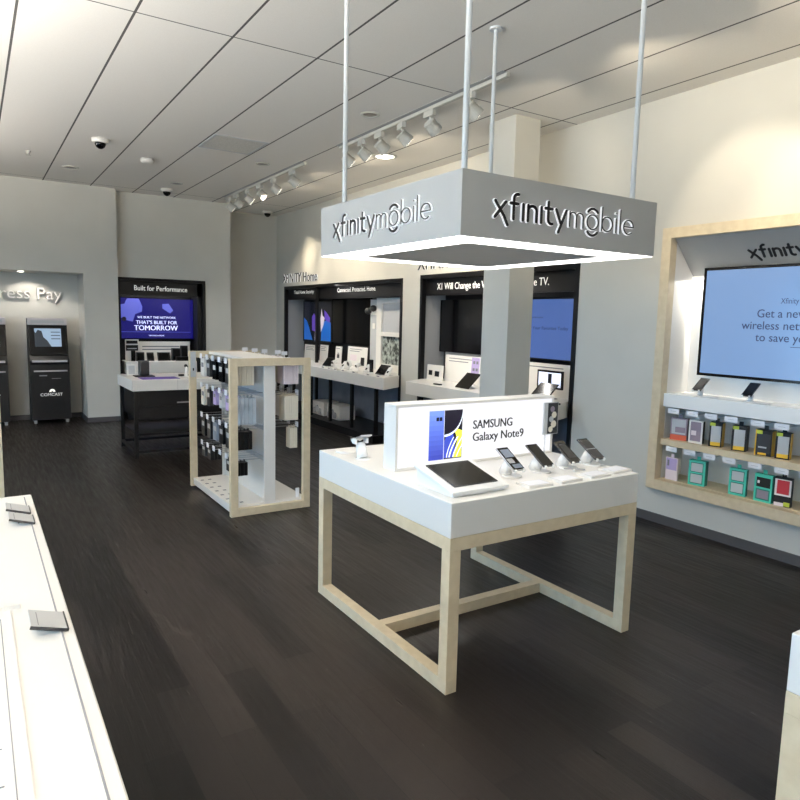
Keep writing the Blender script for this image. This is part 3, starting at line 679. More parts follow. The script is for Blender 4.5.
def counter(label, y0, y1, xf, n=5, ins0=0.28):
    t = thing('wall_counter', label, 'counter', (xf, y0, 0), 0)
    D = 5.10 - xf; ins = W + 0.02 - xf
    pts = [(0, 0), (ins, ins0), (D, ins0), (D, y1 - y0 - 0.03), (ins, y1 - y0 - 0.03), (0, y1 - y0 - 0.25)]
    MB().prism(pts, 0.745, 0.90, 'Z', 'white').build('countertop', t, bevel=0.004)
    for i in range(n):
        y = 0.35 + (y1 - y0 - 0.75) * i / (n - 1)
        MB().box(0.10, y, 0.10 if 'home' in label else 0.0, 0.14, y + 0.045, 0.745, 'black').build('leg', t)
    return t
hc = counter('long white home display counter on black legs', 7.17, 11.30, 4.37, 6)
xd = alcove('black framed television display alcove behind the grey column', X1D[0], X1D[1], X1D[3], [])
text_mb('X1 Will Change the Way You Experience TV.', 0.078, 1.89, basis((0.05, 6.70 - X1D[0], 2.02), '-X'), 'signwhite', 0.002, 0.018).build('header_lettering', xd)
xc_ = counter('white television display counter behind the lit phone advertisement', 4.28, 6.98, 4.42, 4, 0.16)

def tv(label, x, y0, y1, z0, z1, screen, name='television', facing='-X', bez=0.018):
    # a wall television facing -X; y1 is its left edge
    t = thing(name, label, 'television', (x, y1, z0), 0)
    Wd = y1 - y0; Hh = z1 - z0
    B = basis((0, 0, 0), facing)
    MB().box(0, 0, -0.035, Wd, bez, 0.004, 'blackgloss', B).box(0, Hh - bez, -0.035, Wd, Hh, 0.004, 'blackgloss', B).box(0, bez, -0.035, bez, Hh - bez, 0.004, 'blackgloss', B).box(Wd - bez, bez, -0.035, Wd, Hh - bez, 0.004, 'blackgloss', B).build('bezel', t)
    MB().box(bez, bez, -0.034, Wd - bez, Hh - bez, 0.0, screen, B).build('screen', t)
    MB().box(Wd * 0.3, Hh * 0.3, -0.10, Wd * 0.7, Hh * 0.7, -0.035, 'darkgrey', B).build('wall_mount', t)
    return t, B
tv('switched-off black television in the middle of the home display', 5.06, 8.72, 9.99, 1.24, 1.955, 'blackgloss')
tv('switched-off black television left of the grey column', 5.06, 5.85, 6.93, 1.25, 1.905, 'blackgloss')
t, B = tv('blue-screened television right of the grey column', 5.06, 4.66, 5.78, 1.255, 1.91, 'tvblue2')
text_mb('Welcome to Entertainment', 0.020, 0.40, basis((0, -0.28, 0.44), '-X'), 'navytext', 0.001, 0, 'LEFT').build('small_lettering', t)
text_mb('Find Your Favorites Today', 0.034, 0.62, basis((0, -0.42, 0.32), '-X'), 'navytext', 0.001, 0.01, 'LEFT').build('large_lettering', t)
t, B = tv('colourful picture screen at the left of the home display', 5.06, 10.0, 11.13, 1.22, 1.93, 'photodark')
a = MB(); Bp = basis((0.0, 0, 0), '-X')
flatpoly(a, Bp, [(0.03, 0.03), (0.38, 0.03), (0.24, 0.25), (0.15, 0.36), (0.03, 0.42)], 'photoblue', 0.001)
flatpoly(a, Bp, [(0.72, 0.03), (1.09, 0.03), (1.09, 0.34), (0.98, 0.40), (0.84, 0.36), (0.74, 0.22)], 'photoblue', 0.001)
flatpoly(a, Bp, [(0.36, 0.20), (0.50, 0.18), (0.53, 0.42), (0.44, 0.50), (0.36, 0.44)], 'photopurple', 0.0013)
flatpoly(a, Bp, [(0.48, 0.03), (0.60, 0.03), (0.62, 0.40), (0.56, 0.52), (0.50, 0.48)], 'photolight', 0.0016)
flatpoly(a, Bp, [(0.72, 0.18), (0.82, 0.30), (0.86, 0.42), (0.78, 0.46), (0.74, 0.58), (0.70, 0.40)], 'photolight', 0.0016)
flatpoly(a, Bp, [(0.86, 0.40), (1.05, 0.34), (1.07, 0.42), (0.92, 0.52), (0.84, 0.56)], 'photopurple', 0.0016)
a.build('picture', t)

# --- information boards, mock window etc. in the home display
def board(label, y1, w, h, z=0.90, x=4.97, mats='white', lines=3, th=0.015, name='information_board', extra=None, cat='board'):
    t = thing(name, label, cat, (x, y1, z), 0)
    B = basis((0, 0, 0), '-X', math.radians(-4))
    MB().box(0, 0, -th, w, h, 0, mats, B).build('panel', t)
    a = MB()
    for i in range(lines): a.box(w * 0.1, h * (0.86 - 0.10 * i), 0, w * (0.75 - 0.12 * (i % 2)), h * (0.89 - 0.10 * i), 0.0008, 'print', B)
    if extra:
        for q_, (u0, v0, u1, v1, m) in enumerate(extra): a.box(w * u0, h * v0, 0, w * u1, h * v1, 0.0014 + 0.0006 * q_, m, B)
    if a.v: a.build('print', t)
    return t
board('white information board at the far left of the home counter', 10.90, 0.52, 0.27, 0.90, 4.97)
board('narrow white information board right of the black divider post', 10.28, 0.28, 0.29, 0.90, 4.97)
board('slim white board with a black lock picture', 9.70, 0.20, 0.29, 0.90, 4.97, lines=1, extra=[(0.3, 0.35, 0.7, 0.55, 'darkgrey'), (0.38, 0.55, 0.62, 0.65, 'grey')])
board('large white board with pinkish print on the home counter', 9.28, 0.60, 0.31, 0.90, 4.97, lines=2, extra=[(0.72, 0.10, 0.9, 0.5, 'black'), (0.15, 0.3, 0.5, 0.6, 'pinkwhite')])
gp = thing('sensor_panel', 'narrow grey panel with cameras beside the black home television', 'display panel', (5.05, 8.70, 0.90), 0)
MB().box(0, -0.24, 0, 0.06, 0, 1.03, 'lightgrey').build('panel', gp)
MB().box(-0.01, -0.16, 0.60, 0, -0.08, 0.68, 'white').build('sensor', gp)
for yy, zz in ((-0.02, 0.86), (-0.16, 0.90)): MB().lathe((-0.05, yy, zz), [(0.01, -0.05), (0.045, -0.03), (0.055, 0.0), (0.045, 0.03), (0.02, 0.045)], 'darkgrey').cyl((-0.05, yy, zz), (0, yy, zz), 0.012, 'darkgrey', n=8).build('camera', gp, smooth=True)
MB().box(-0.012, -0.21, 0.80, 0, -0.03, 0.86, 'white').build('camera_ledge', gp)
mw = thing('demonstration_window', 'white framed mock window at the right end of the home display', 'window model', (5.00, 8.44, 0.90), 0)
f = MB(); f.box(0, -0.14, 0, 0.07, 0, 1.05, 'white').box(0, -0.98, 0, 0.07, -0.90, 1.05, 'white').box(0, -0.90, 0.97, 0.07, -0.14, 1.05, 'white').box(0, -0.90, 0, 0.07, -0.14, 0.10, 'white').box(-0.01, -0.90, 0.50, 0.06, -0.14, 0.56, 'white'); f.build('frame', mw, bevel=0.002)
MB().box(0.03, -0.90, 0.10, 0.05, -0.14, 0.50, 'foliage').build('lower_pane', mw)
MB().box(0.03, -0.90, 0.56, 0.05, -0.14, 0.97, 'lightgrey').build('upper_pane', mw)
# tags along the counter edge and gadgets
hty = [8.98, 8.78, 8.58, 8.34, 8.02, 7.62, 7.36]
for i, y in enumerate(hty):
    o = MB().prism([(0, 0), (0.05, 0), (0.05, 0.012), (0.0, 0.022)], -0.045, 0.045, 'Y', 'white').box(-0.001, -0.03, 0.002, 0.0, 0.03, 0.012, 'print').build('price_card', None, (4.40, y, 0.90))
    tag(o, 'small white price wedge, %s from the near end of the home counter' % ORD[6 - i], 'price card', 'price wedges on the home counter')
def gadget(kind, label, y, x=4.58, z=0.90):
    t = thing({'cam': 'security_camera', 'lock': 'door_lock', 'thermo': 'thermostat', 'tablet': 'touch_panel', 'lean': 'keypad'}[kind], label, 'gadget', (x, y, z), 0)
    if kind == 'cam':
        MB().lathe((0, 0, 0), [(0.035, 0), (0.035, 0.006), (0.012, 0.012), (0.010, 0.06)], 'white_gloss').build('foot', t, smooth=True)
        k = MB().cyl((-0.035, 0, 0.075), (0.03, 0, 0.10), 0.028, 'white_gloss', n=16); k.build('body', t, smooth=True); MB().cyl((-0.037, 0, 0.0743), (-0.0351, 0, 0.075), 0.02, 'blackgloss', n=16).build('camera_lens', t)
    elif kind == 'thermo':
        MB().box(-0.03, -0.05, 0, 0.03, 0.05, 0.008, 'white_gloss').box(0.0, -0.012, 0.008, 0.02, 0.012, 0.07, 'white_gloss').build('stand', t)
        k = MB().cyl((-0.02, 0, 0.09), (0.015, 0, 0.10), 0.05, 'white_gloss', n=24); k.build('dial', t); MB().cyl((-0.0215, 0, 0.0896), (-0.0201, 0, 0.09), 0.03, 'blackgloss', n=20).build('display', t)
    elif kind == 'lean':
        T = Matrix.Rotation(math.radians(35), 4, 'Y')
        MB().box(-0.01, -0.04, 0.006, 0.01, 0.04, 0.13, 'white_gloss', T).build('body', t, bevel=0.003); MB().box(-0.011, -0.02, 0.04, -0.01, 0.02, 0.07, 'blackgloss', T).build('button_pad', t)
        MB().box(-0.01, -0.035, 0, 0.09, 0.035, 0.006, 'white_gloss').build('stand', t)
    elif kind == 'lock':
        MB().box(-0.025, -0.03, 0, 0.025, 0.03, 0.02, 'white_gloss').build('stand', t)
        MB().box(-0.012, -0.032, 0.02, 0.012, 0.032, 0.19, 'black').cyl((-0.05, 0, 0.14), (-0.012, 0, 0.14), 0.014, 'black', n=12).box(-0.055, -0.10, 0.13, -0.04, 0.01, 0.15, 'black').build('handle_plate', t)
    elif kind == 'tablet':
        T = Matrix.Rotation(math.radians(38), 4, 'Y')
        MB().box(-0.006, -0.12, 0.004, 0.006, 0.12, 0.165, 'darkgrey', T).build('body', t, bevel=0.003); MB().box(-0.007, -0.11, 0.015, -0.006, 0.11, 0.155, 'blackgloss', T).build('screen', t)
        MB().box(0.0, -0.04, 0, 0.11, 0.04, 0.005, 'darkgrey').cyl((0.08, 0, 0.004), (0.075, 0, 0.092), 0.012, 'darkgrey', n=8).build('stand', t)
    return t
for k, l, y in [('tablet', 'flat black touch panel at the far end of the home counter', 9.25), ('cam', 'white security camera second along the home counter', 8.95),
                ('lean', 'tilted white keypad standing before the lock picture board', 8.72), ('thermo', 'white round thermostat in the middle of the home counter', 8.48),
                ('cam', 'white security camera left of the pinkish board bottom', 8.22), ('lean', 'tilted white keypad before the pinkish board', 8.02),
                ('lock', 'black door handle lock before the pinkish board', 7.84), ('tablet', 'tilted black touch panel before the white mock window', 7.62), ('lean', 'tilted white keypad next to the mock window', 7.45)]:
    gadget(k, l, y)
# two white appliances on the platform below
for i, y in enumerate((9.55, 9.02)):
    t = thing('storage_bin', 'white box of coiled cables on the black platform, %s one' % ('left' if i == 0 else 'right'), 'box', (4.72, y, 0.10), 0, 'white boxes under the home counter')
    MB().box(-0.12, -0.20, 0, 0.16, 0.20, 0.22, 'white').build('box', t, bevel=0.012)
    k = MB(); 
    for j in range(3): k.cyl((-0.145, 0.10 - j * 0.09, 0.07 + 0.04 * (j % 2)), (-0.12, 0.10 - j * 0.09, 0.07 + 0.04 * (j % 2)), 0.045, 'lightgrey', 0.045, n=16)
    k.build('cable_coil', t)

# --- things on the television counter
bd = board('white board in a silver frame left of the grey column', 6.64, 0.72, 0.33, 0.90, 4.93, lines=2, extra=[(0.72, 0.35, 0.92, 0.97, 'lilac'), (0.76, 0.75, 0.81, 0.85, 'print'), (0.84, 0.75, 0.89, 0.85, 'print'), (0.76, 0.5, 0.81, 0.6, 'print'), (0.84, 0.5, 0.89, 0.6, 'print')])
MB().box(0, -0.74, -0.005, 0.02, 0.02, 0.0, 'metal').box(0.025, -0.74, 0.0, 0.035, 0.02, 0.36, 'metal').build('silver_frame', bd)
board('small white card with black icons at the left of the television counter', 6.98 - 0.06, 0.33, 0.19, 0.90, 4.86, lines=0, extra=[(0.12, 0.3, 0.35, 0.62, 'black'), (0.52, 0.25, 0.80, 0.60, 'black')], name='icon_card', cat='card')
board('white information board right of the grey column', 5.50, 1.05, 0.33, 0.90, 4.97, lines=1)
t = thing('picture_monitor', 'small black framed monitor right of the grey column', 'monitor', (4.78, 4.86, 0.90), 0)
MB().box(0, -0.34, 0.10, 0.02, 0, 0.28, 'black').build('bezel', t); MB().box(-0.001, -0.32, 0.12, 0, -0.02, 0.26, 'artwhite').box(-0.002, -0.2, 0.13, -0.001, -0.15, 0.25, 'darkgrey').build('screen', t); MB().box(0.0, -0.24, 0, 0.05, -0.10, 0.006, 'black').box(0.008, -0.19, 0.006, 0.018, -0.15, 0.10, 'black').build('stand', t)
def lean_tablet(label, y, x, l=0.30, w=0.24):
    t = thing('tablet', label, 'tablet', (x, y, 0.90), 0)
    T = Matrix.Rotation(math.radians(48), 4, 'Y')
    MB().box(-0.006, -w / 2, 0.006, 0.004, w / 2, l * 0.8, 'blackgloss', T).build('slab', t, bevel=0.002)
    MB().box(0.02, -0.05, 0, 0.16, 0.05, 0.006, 'white_gloss').cyl((0.13, 0, 0.005), (0.118, 0, 0.10), 0.018, 'white_gloss', n=12).build('stand', t)
lean_tablet('slanted black tablet before the silver framed board', 5.80, 4.55)
lean_tablet('slanted black tablet at the right end of the television counter', 4.60, 4.52)
o = MB().box(-0.02, -0.06, 0, 0.02, 0.06, 0.015, 'black').build('remote_control', None, (4.53, 6.22, 0.90)); tag(o, 'tiny black remote lying left of the slanted tablet', 'remote control')
o = MB().box(-0.02, -0.06, 0, 0.02, 0.06, 0.015, 'black').build('remote_control', None, (4.50, 4.34, 0.90)); tag(o, 'tiny black remote right of the column near the dark alcove post', 'remote control')

# ================================================================ performance display (back wall)
pd = thing('display_alcove', 'black framed internet display alcove on the back wall', 'display alcove', (1.885, Y1b, 0), 0)
PW = 1.35; z1 = 2.195; D = 0.40
f = MB(); w = 0.045
f.box(0, -0.015, 0, w, 0.05, z1, 'black').box(PW - w, -0.015, 0, PW, 0.05, z1, 'black').box(w, -0.015, z1 - w, PW - w, 0.05, z1, 'black'); f.build('frame', pd, bevel=0.001)
MB().box(w, 0.05, 1.93, PW - w, 0.075, z1 - w, 'black').build('header_panel', pd)
MB().box(0, D, 0, PW, D + 0.02, z1, 'black').build('back_panel', pd)
MB().box(0, 0.05, 0, 0.02, D, z1, 'black').build('side_panel', pd); MB().box(PW - 0.12, 0.05, 0, PW, D, z1, 'black').build('side_panel', pd)
MB().box(0.02, 0.05, z1 - 0.02, PW - 0.12, D, z1, 'black').build('soffit_panel', pd)
text_mb('Built for Performance', 0.075, 0.81, basis((0.26, 0.05, 2.005), '-Y'), 'signwhite', 0.002, 0.012).build('header_lettering', pd)
t = thing('television', 'television showing a violet advertisement on the back wall', 'television', (1.955, 11.25, 1.235), 0)
B = basis((0, 0, 0), '-Y'); Wd, Hh, bz = 1.165, 0.665, 0.014
MB().box(0, 0, -0.035, Wd, bz, 0.004, 'blackgloss', B).box(0, Hh - bz, -0.035, Wd, Hh, 0.004, 'blackgloss', B).box(0, bz, -0.035, bz, Hh - bz, 0.004, 'blackgloss', B).box(Wd - bz, bz, -0.035, Wd, Hh - bz, 0.004, 'blackgloss', B).build('bezel', t)
MB().box(bz, bz, -0.034, Wd - bz, Hh - bz, 0, 'violet', B).build('screen', t)
MB().box(0.3, 0.2, -0.12, 0.8, 0.45, -0.035, 'darkgrey', B).build('wall_mount', t)
a = MB(); flatpoly(a, B, [(0.02, 0.34), (0.10, 0.30), (0.20, 0.28), (0.24, 0.40), (0.34, 0.44), (0.35, 0.52), (0.30, 0.645), (0.12, 0.645), (0.08, 0.56), (0.02, 0.55)], 'violetlt')
flatpoly(a, B, [(0.66, 0.50), (0.78, 0.42), (0.83, 0.47), (0.76, 0.58), (0.66, 0.57)], 'violetlt')
a.cyl(B @ Vector((0.07, 0.32, 0)), B @ Vector((0.07, 0.32, 0.002)), 0.035, 'artdark', n=20)
quad(a, B, 0.02, 0.115, 1.11, 0.121, 'violetlt'); a.build('screen_graphics', t)
a = text_mb('WE BUILT THE NETWORK', 0.035, 0.60, basis((0.27, 0, 0.335), '-Y'), 'scrwhite', 0.001, 0.02)
text_mb("THAT'S BUILT FOR", 0.055, 0.64, basis((0.25, 0, 0.245), '-Y'), 'scrwhite', 0.001, 0.025, mb=a)
text_mb('TOMORROW', 0.078, 0.68, basis((0.22, 0, 0.145), '-Y'), 'scrwhite', 0.001, 0.035, mb=a)
text_mb('THE FUTURE OF AWESOME', 0.020, 0.24, basis((0.44, 0, 0.05), '-Y'), 'scrwhite', 0.001, 0.02, mb=a); a.build('screen_lettering', t)
pc_ = thing('wall_counter', 'white shelf counter inside the internet display alcove', 'counter', (1.90, Y1b - 0.15, 0), 0)
MB().box(0.06, 0, 0.72, 1.14, 0.50, 0.90, 'white').build('countertop', pc_, bevel=0.003)
MB().box(0.08, 0.02, 0, 1.12, 0.12, 0.72, 'black').build('base_panel', pc_)
# boards and devices on it
def pboard(label, x, w, h, y=11.22, extra=None, lines=2, m='white', name='information_board'):
    t = thing(name, label, 'board', (x, y, 0.90), 0); B = basis((0, 0, 0), '-Y')
    MB().box(0, 0, -0.012, w, h, 0, m, B).build('panel', t); a = MB()
    for i in range(lines): a.box(w * 0.12, h * (0.70 - 0.16 * i), 0, w * (0.8 - 0.1 * i), h * (0.76 - 0.16 * i), 0.001, 'print', B)
    if extra:
        for q_, (u0, v0, u1, v1, mm) in enumerate(extra): a.box(w * u0, h * v0, 0, w * u1, h * v1, 0.0015 + 0.0006 * q_, mm, B)
    if a.v: a.build('print', t)
pboard('long white backboard with faint red print below the violet television', 2.18, 0.86, 0.30, 11.22)
pboard('leaning white and black sign at the left of the internet shelf', 1.99, 0.20, 0.34, 11.02, extra=[(0.08, 0.80, 0.92, 0.95, 'black'), (0.05, 0.48, 0.95, 0.74, 'black'), (0.15, 0.56, 0.85, 0.60, 'lightgrey')], lines=0, name='leaning_sign')
def pdev(name, label, x, w, h, d, m, y=10.98, lean=0.0, z=0.90, cat='device', scr=None):
    t = thing(name, label, cat, (x, y, z), 0); T = Matrix.Rotation(-lean, 4, 'X')
    MB().box(-w / 2, 0, 0.0, w / 2, d, h, m, T).build('body', t, bevel=0.003)
    MB().box(-w * 0.4, -0.0012, h * 0.1, w * 0.4, 0, h * 0.9, scr or 'blackgloss', T).build('face', t)
    if lean: MB().box(-w * 0.15, d * 0.5, 0, w * 0.15, d + h * math.sin(lean) + 0.02, 0.006, m).box(-w * 0.1, d + h * 0.35 * math.sin(lean), 0.006, w * 0.1, d + h * 0.35 * math.sin(lean) + 0.01, h * 0.35, m).build('stand', t)
    return t
pdev('cordless_phone', 'black cordless phone at the left of the internet shelf', 2.10, 0.06, 0.17, 0.03, 'black')
pdev('cable_modem', 'dark modem box beside the cordless phone on the internet shelf', 2.205, 0.12, 0.14, 0.05, 'darkgrey')
pdev('tablet', 'small leaning tablet left of centre on the internet shelf', 2.36, 0.11, 0.145, 0.01, 'darkgrey', lean=0.35)
pdev('tablet', 'wide leaning black tablet in the centre of the internet shelf', 2.57, 0.20, 0.15, 0.01, 'black', lean=0.45)
pdev('cable_modem', 'black modem with a white top at the right of the internet shelf', 2.76, 0.12, 0.20, 0.10, 'black')
pdev('router', 'tall black router standing at the far right of the internet shelf', 2.89, 0.10, 0.24, 0.10, 'black')
pdev('router', 'low black box in front of the modem on the internet shelf', 2.84, 0.22, 0.07, 0.05, 'black', y=10.88)

# --- free standing demo counter in front
dc = thing('demonstration_counter', 'white topped dark demonstration counter before the internet display', 'counter', (1.475, 7.82, 0), 0)
DW, DD = 1.28, 0.90
MB().box(0, 0, 0.775, DW, DD, 0.90, 'white').build('countertop', dc, bevel=0.003)
MB().box(0.497, -0.001, 0.775, 0.499, 0.0, 0.90, 'grey').build('seam', dc)
MB().box(0.06, 0.02, 0.44, DW - 0.06, DD - 0.02, 0.775, 'black').build('cabinet', dc, bevel=0.003)
MB().box(0.07, 0.0125, 0.60, DW - 0.07, 0.02, 0.765, 'black').build('drawer', dc, bevel=0.002)
MB().box(0.07, 0.0125, 0.45, DW - 0.07, 0.02, 0.59, 'black').build('drawer', dc, bevel=0.002)
for x in (0.02, DW - 0.06):
    for y in (0.02, DD - 0.06): MB().box(x, y, 0, x + 0.04, y + 0.04, 0.775, 'black').build('leg', dc)
for y in (0.02, DD - 0.05): MB().box(0.06, y, 0.06, DW - 0.06, y + 0.03, 0.09, 'black').build('lower_rail', dc)
for x in (0.02, DW - 0.05): MB().box(x, 0.06, 0.06, x + 0.03, DD - 0.06, 0.09, 'black').build('lower_rail', dc)
MB().box(0.06, 0.10, 0.25, DW - 0.06, DD - 0.05, 0.27, 'black').build('low_shelf', dc)
MB().box(0.49, 0.004, 0.622, 0.64, 0.0125, 0.637, 'metal').build('handle', dc)
t = thing('wireless_gateway', 'black upright gateway on a dark tray at the counter left', 'router', (1.70, 8.30, 0.90), 0)
MB().box(-0.11, -0.09, 0, 0.11, 0.09, 0.012, 'black').build('tray', t, bevel=0.003); MB().box(-0.055, -0.055, 0.012, 0.055, 0.055, 0.19, 'darkgrey').build('body', t, bevel=0.012)
o = MB().box(0, 0, 0, 0.42, 0.28, 0.003, 'purple').build('counter_mat', None, (1.60, 7.88, 0.90)); tag(o, 'purple printed mat on the demonstration counter', 'mat')
t = thing('phone_stand', 'small white mount with black clips at the counter right', 'phone stand', (2.16, 8.15, 0.90), 0)
MB().lathe((0, 0, 0), [(0.06, 0), (0.06, 0.006), (0.018, 0.012), (0.014, 0.12)], 'white_gloss').build('base', t, smooth=True)
MB().box(-0.09, -0.02, 0.006, -0.03, 0.02, 0.03, 'black').build('clip', t)
MB().box(0.03, -0.02, 0.006, 0.08, 0.02, 0.03, 'black').build('clip', t)
MB().cyl((0, -0.01, 0.12), (0, 0.02, 0.13), 0.02, 'black', n=12).build('head', t)
o = pdev('phone_charger', 'white box of leaflets beside the gateway on the counter left', 1.60, 0.09, 0.13, 0.05, 'white', y=8.50, scr='lightgrey', cat='box')

# ================================================================ express pay kiosks
def kiosk(label, x):
    t = thing('payment_kiosk', label, 'kiosk', (x, 10.97, 0), 0)
    w = 0.52
    # side profile (y,z), front at y=0
    prof = [(0.0, 0.05), (0.0, 0.88), (-0.03, 0.90), (-0.03, 0.93), (0.06, 1.00), (0.15, 1.44), (0.13, 1.54), (0.36, 1.54), (0.36, 0.05)]
    MB().prism(prof, 0, w, 'X', 'black').build('cabinet', t, bevel=0.004)
    B = Matrix.Translation((0, 0.06, 1.0)) @ basis((0, 0, 0), '-Y', math.atan2(-0.09, 0.44) )
    B = basis((0, 0.06, 1.0), '-Y', -math.atan2(0.09, 0.44))
    MB().box(0.02, 0.005, 0.0, w - 0.02, 0.44, 0.012, 'blackgloss', B).build('bezel', t)
    s = MB().box(0.085, 0.13, 0.012, w - 0.085, 0.40, 0.014, 'scrgrey', B)
    s.build('screen', t)
    g = MB(); flatpoly(g, B @ Matrix.Translation((0, 0, 0.014)), [(0.085, 0.13), (0.30, 0.13), (0.25, 0.22), (0.20, 0.27), (0.18, 0.36), (0.13, 0.38), (0.10, 0.33), (0.085, 0.36)], 'scrdark')
    for i in range(3): g.box(0.30, 0.34 - i * 0.05, 0.014, 0.42, 0.352 - i * 0.05, 0.0155, 'scrdark', B)
    g.build('screen_graphics', t)
    MB().box(0.0, 0.118, 1.445, w, 0.36, 1.545, 'silver').build('header_light', t, bevel=0.004)
    lb_ = MB().box(0.04, 0.1165, 1.475, w - 0.04, 0.118, 1.515, 'lightgrey'); lb_.build('header_lettering', t)
    MB().box(0.03, -0.05, 0.905, w - 0.03, 0.03, 0.935, 'silver').build('tray', t, bevel=0.003)
    MB().box(0.05, -0.02, 0.765, w - 0.03, 0.0, 0.785, 'silver').build('slot_bar', t, bevel=0.002)
    MB().box(0.28, -0.003, 0.66, 0.40, 0.0, 0.665, 'grey').box(0.12, -0.003, 0.70, 0.22, 0, 0.715, 'grey').build('slot', t)
    lg = text_mb('COMCAST', 0.042, 0.29, basis((0.125, 0, 0.405), '-Y'), 'signwhite', 0.002, 0.0)
    Bk = basis((0.28, 0, 0.468), '-Y')
    for r_, w_ in ((0.032, 0.007), (0.016, 0.005)): stroke(lg, arc(0, 0, r_, r_, 0, 180, 10), w_, 0, 0.003, Bk, 'signwhite', (1, 1))
    lg.build('logo', t)
    for xx in (0.03, w - 0.07):
        MB().box(xx, 0.02, 0, xx + 0.04, 0.06, 0.05, 'metal').build('foot', t)
        MB().box(xx, 0.29, 0, xx + 0.04, 0.33, 0.05, 'metal').build('foot', t)
    return t
kiosk('black payment kiosk standing under the lit wall lettering', 0.672)
kiosk('black payment kiosk partly cut off by the left photo edge', -0.12)
t = thing('wall_lettering', 'raised white lettering on the niche wall above the kiosks', 'sign', (1.17, 11.45, 1.83), 0)
text_mb('Express Pay', 0.165, 1.19, basis((-1.19, 0, 0), '-Y'), 'darkgrey', 0.045, 0.022).build('letter_bodies', t)  # dark body colour stands in for the shadow around the letters
text_mb('Express Pay', 0.165, 1.19, basis((-1.19, -0.0455, 0), '-Y'), 'white', 0.003, 0.010).build('letter_faces', t)
for x in (0.30, 0.62):
    o = MB().lathe((x, 11.15, 2.212), [(0.04, 0), (0.04, -0.006), (0.025, -0.008)], 'lamp' if x > 0.5 else 'lamp').build('recessed_downlight', smooth=True)
    tag(o, 'tiny downlight in the niche ceiling, %s of two' % ('right' if x > 0.5 else 'left'), 'ceiling light')
for x in (-0.1, 0.72): spot((x, 11.13, 2.19), (x, 11.42, 1.0), 9, 118, (1, 0.93, 0.84), 0.35, 0.02)
spot((0.93, 11.0, 2.19), (0.93, 11.3, 0.8), 7, 110, (1, 0.93, 0.84), 0.5, 0.02)

# ================================================================ framed display on the right
FX = 4.70; y0, y1, z0, z1 = 1.45, 3.45, 0.30, 2.42
fd = thing('framed_wall_display', 'large pale wood framed phone display on the right wall', 'display', (FX, y0, z0), 0)
L = y1 - y0; Hh = z1 - z0; p = 0.082; dp = W - FX
for nm, b in (('frame_side', (0, 0, 0, dp, p, Hh)), ('frame_side', (0, L - p, 0, dp, L, Hh)), ('frame_top', (0, p, Hh - p, dp, L - p, Hh)), ('frame_bottom', (0, p, 0, dp, L - p, p))):
    MB().box(*b, 'oak').build(nm, fd, bevel=0.002)
xb = 5.05 - FX
MB().box(dp, L - p, p, xb, L - p + 0.02, Hh - p, 'white').build('side_panel', fd)
MB().box(dp, p - 0.02, p, xb, p, Hh - p, 'white').build('side_panel', fd)
MB().box(xb, p, p, xb + 0.02, L - p, Hh - p, 'white').build('back_panel', fd)
MB().box(dp, p, p - 0.02, xb, L - p, p + 0.004, 'oak').build('bottom_shelf', fd)
# slanted header
hz = 2.055 - z0
MB().prism([(0.05, Hh - p), (xb - 0.03, hz), (xb - 0.01, hz), (0.075, Hh - p)], p, L - p, 'Y', 'fascia').build('slanted_header', fd)
# note prism 'Y' poly is (x,z)
ang = math.atan2((Hh - p) - hz, xb - 0.08)   # header slope
up = Vector((-(xb - 0.08), 0, (Hh - p) - hz)).normalized(); u = Vector((0, -1, 0)); n_ = u.cross(up)
Bh = Matrix((u, up, n_)).transposed().to_4x4(); Bh.translation = Vector((xb - 0.03, 2.815 - y0, hz)) + up * 0.0 + n_ * 0.001
Bh.translation = Vector((xb - 0.03, 2.825 - y0, hz)) + up * 0.155 + n_ * 0.0
f_ = MB(); logo(f_, None, Bh, 0.40, 0.068, word2=False, wt=1.25)
part_label(f_.build('header_lettering', fd), 'black wordmark lettering on the slanted header')
# light strip under the header
part_label(MB().box(xb - 0.03, p, hz - 0.03, xb - 0.005, L - p, hz - 0.012, 'strip').build('light_strip', fd), 'hidden glowing strip under the header')
t, B = tv('large light blue television in the wood framed display', 4.95, 1.70, 3.22, 1.255, 2.11, 'tvblue', bez=0.022)
def L_(s, y, z, h, w, wt=0.012): return text_mb(s, h, w, basis((0, y - 3.22, z - 1.255), '-X'), 'navytext', 0.001, wt)
L_('Xfinity Mobile', 2.60, 1.825, 0.040, 0.27, 0.0).build('small_lettering', t)
a = text_mb('Get a new kind of', 0.060, 0.62, basis((0, 2.765 - 3.22, 1.724 - 1.255), '-X'), 'navytext', 0.001, 0.012)
text_mb('wireless network designed', 0.060, 0.93, basis((0, 2.878 - 3.22, 1.636 - 1.255), '-X'), 'navytext', 0.001, 0.012, mb=a)
text_mb('to save you money', 0.060, 0.66, basis((0, 2.765 - 3.22, 1.548 - 1.255), '-X'), 'navytext', 0.001, 0.012, mb=a)
a.box(0, -0.86, 0.256, -0.001, -0.715, 0.260, 'navytext')
a.build('large_lettering', t)
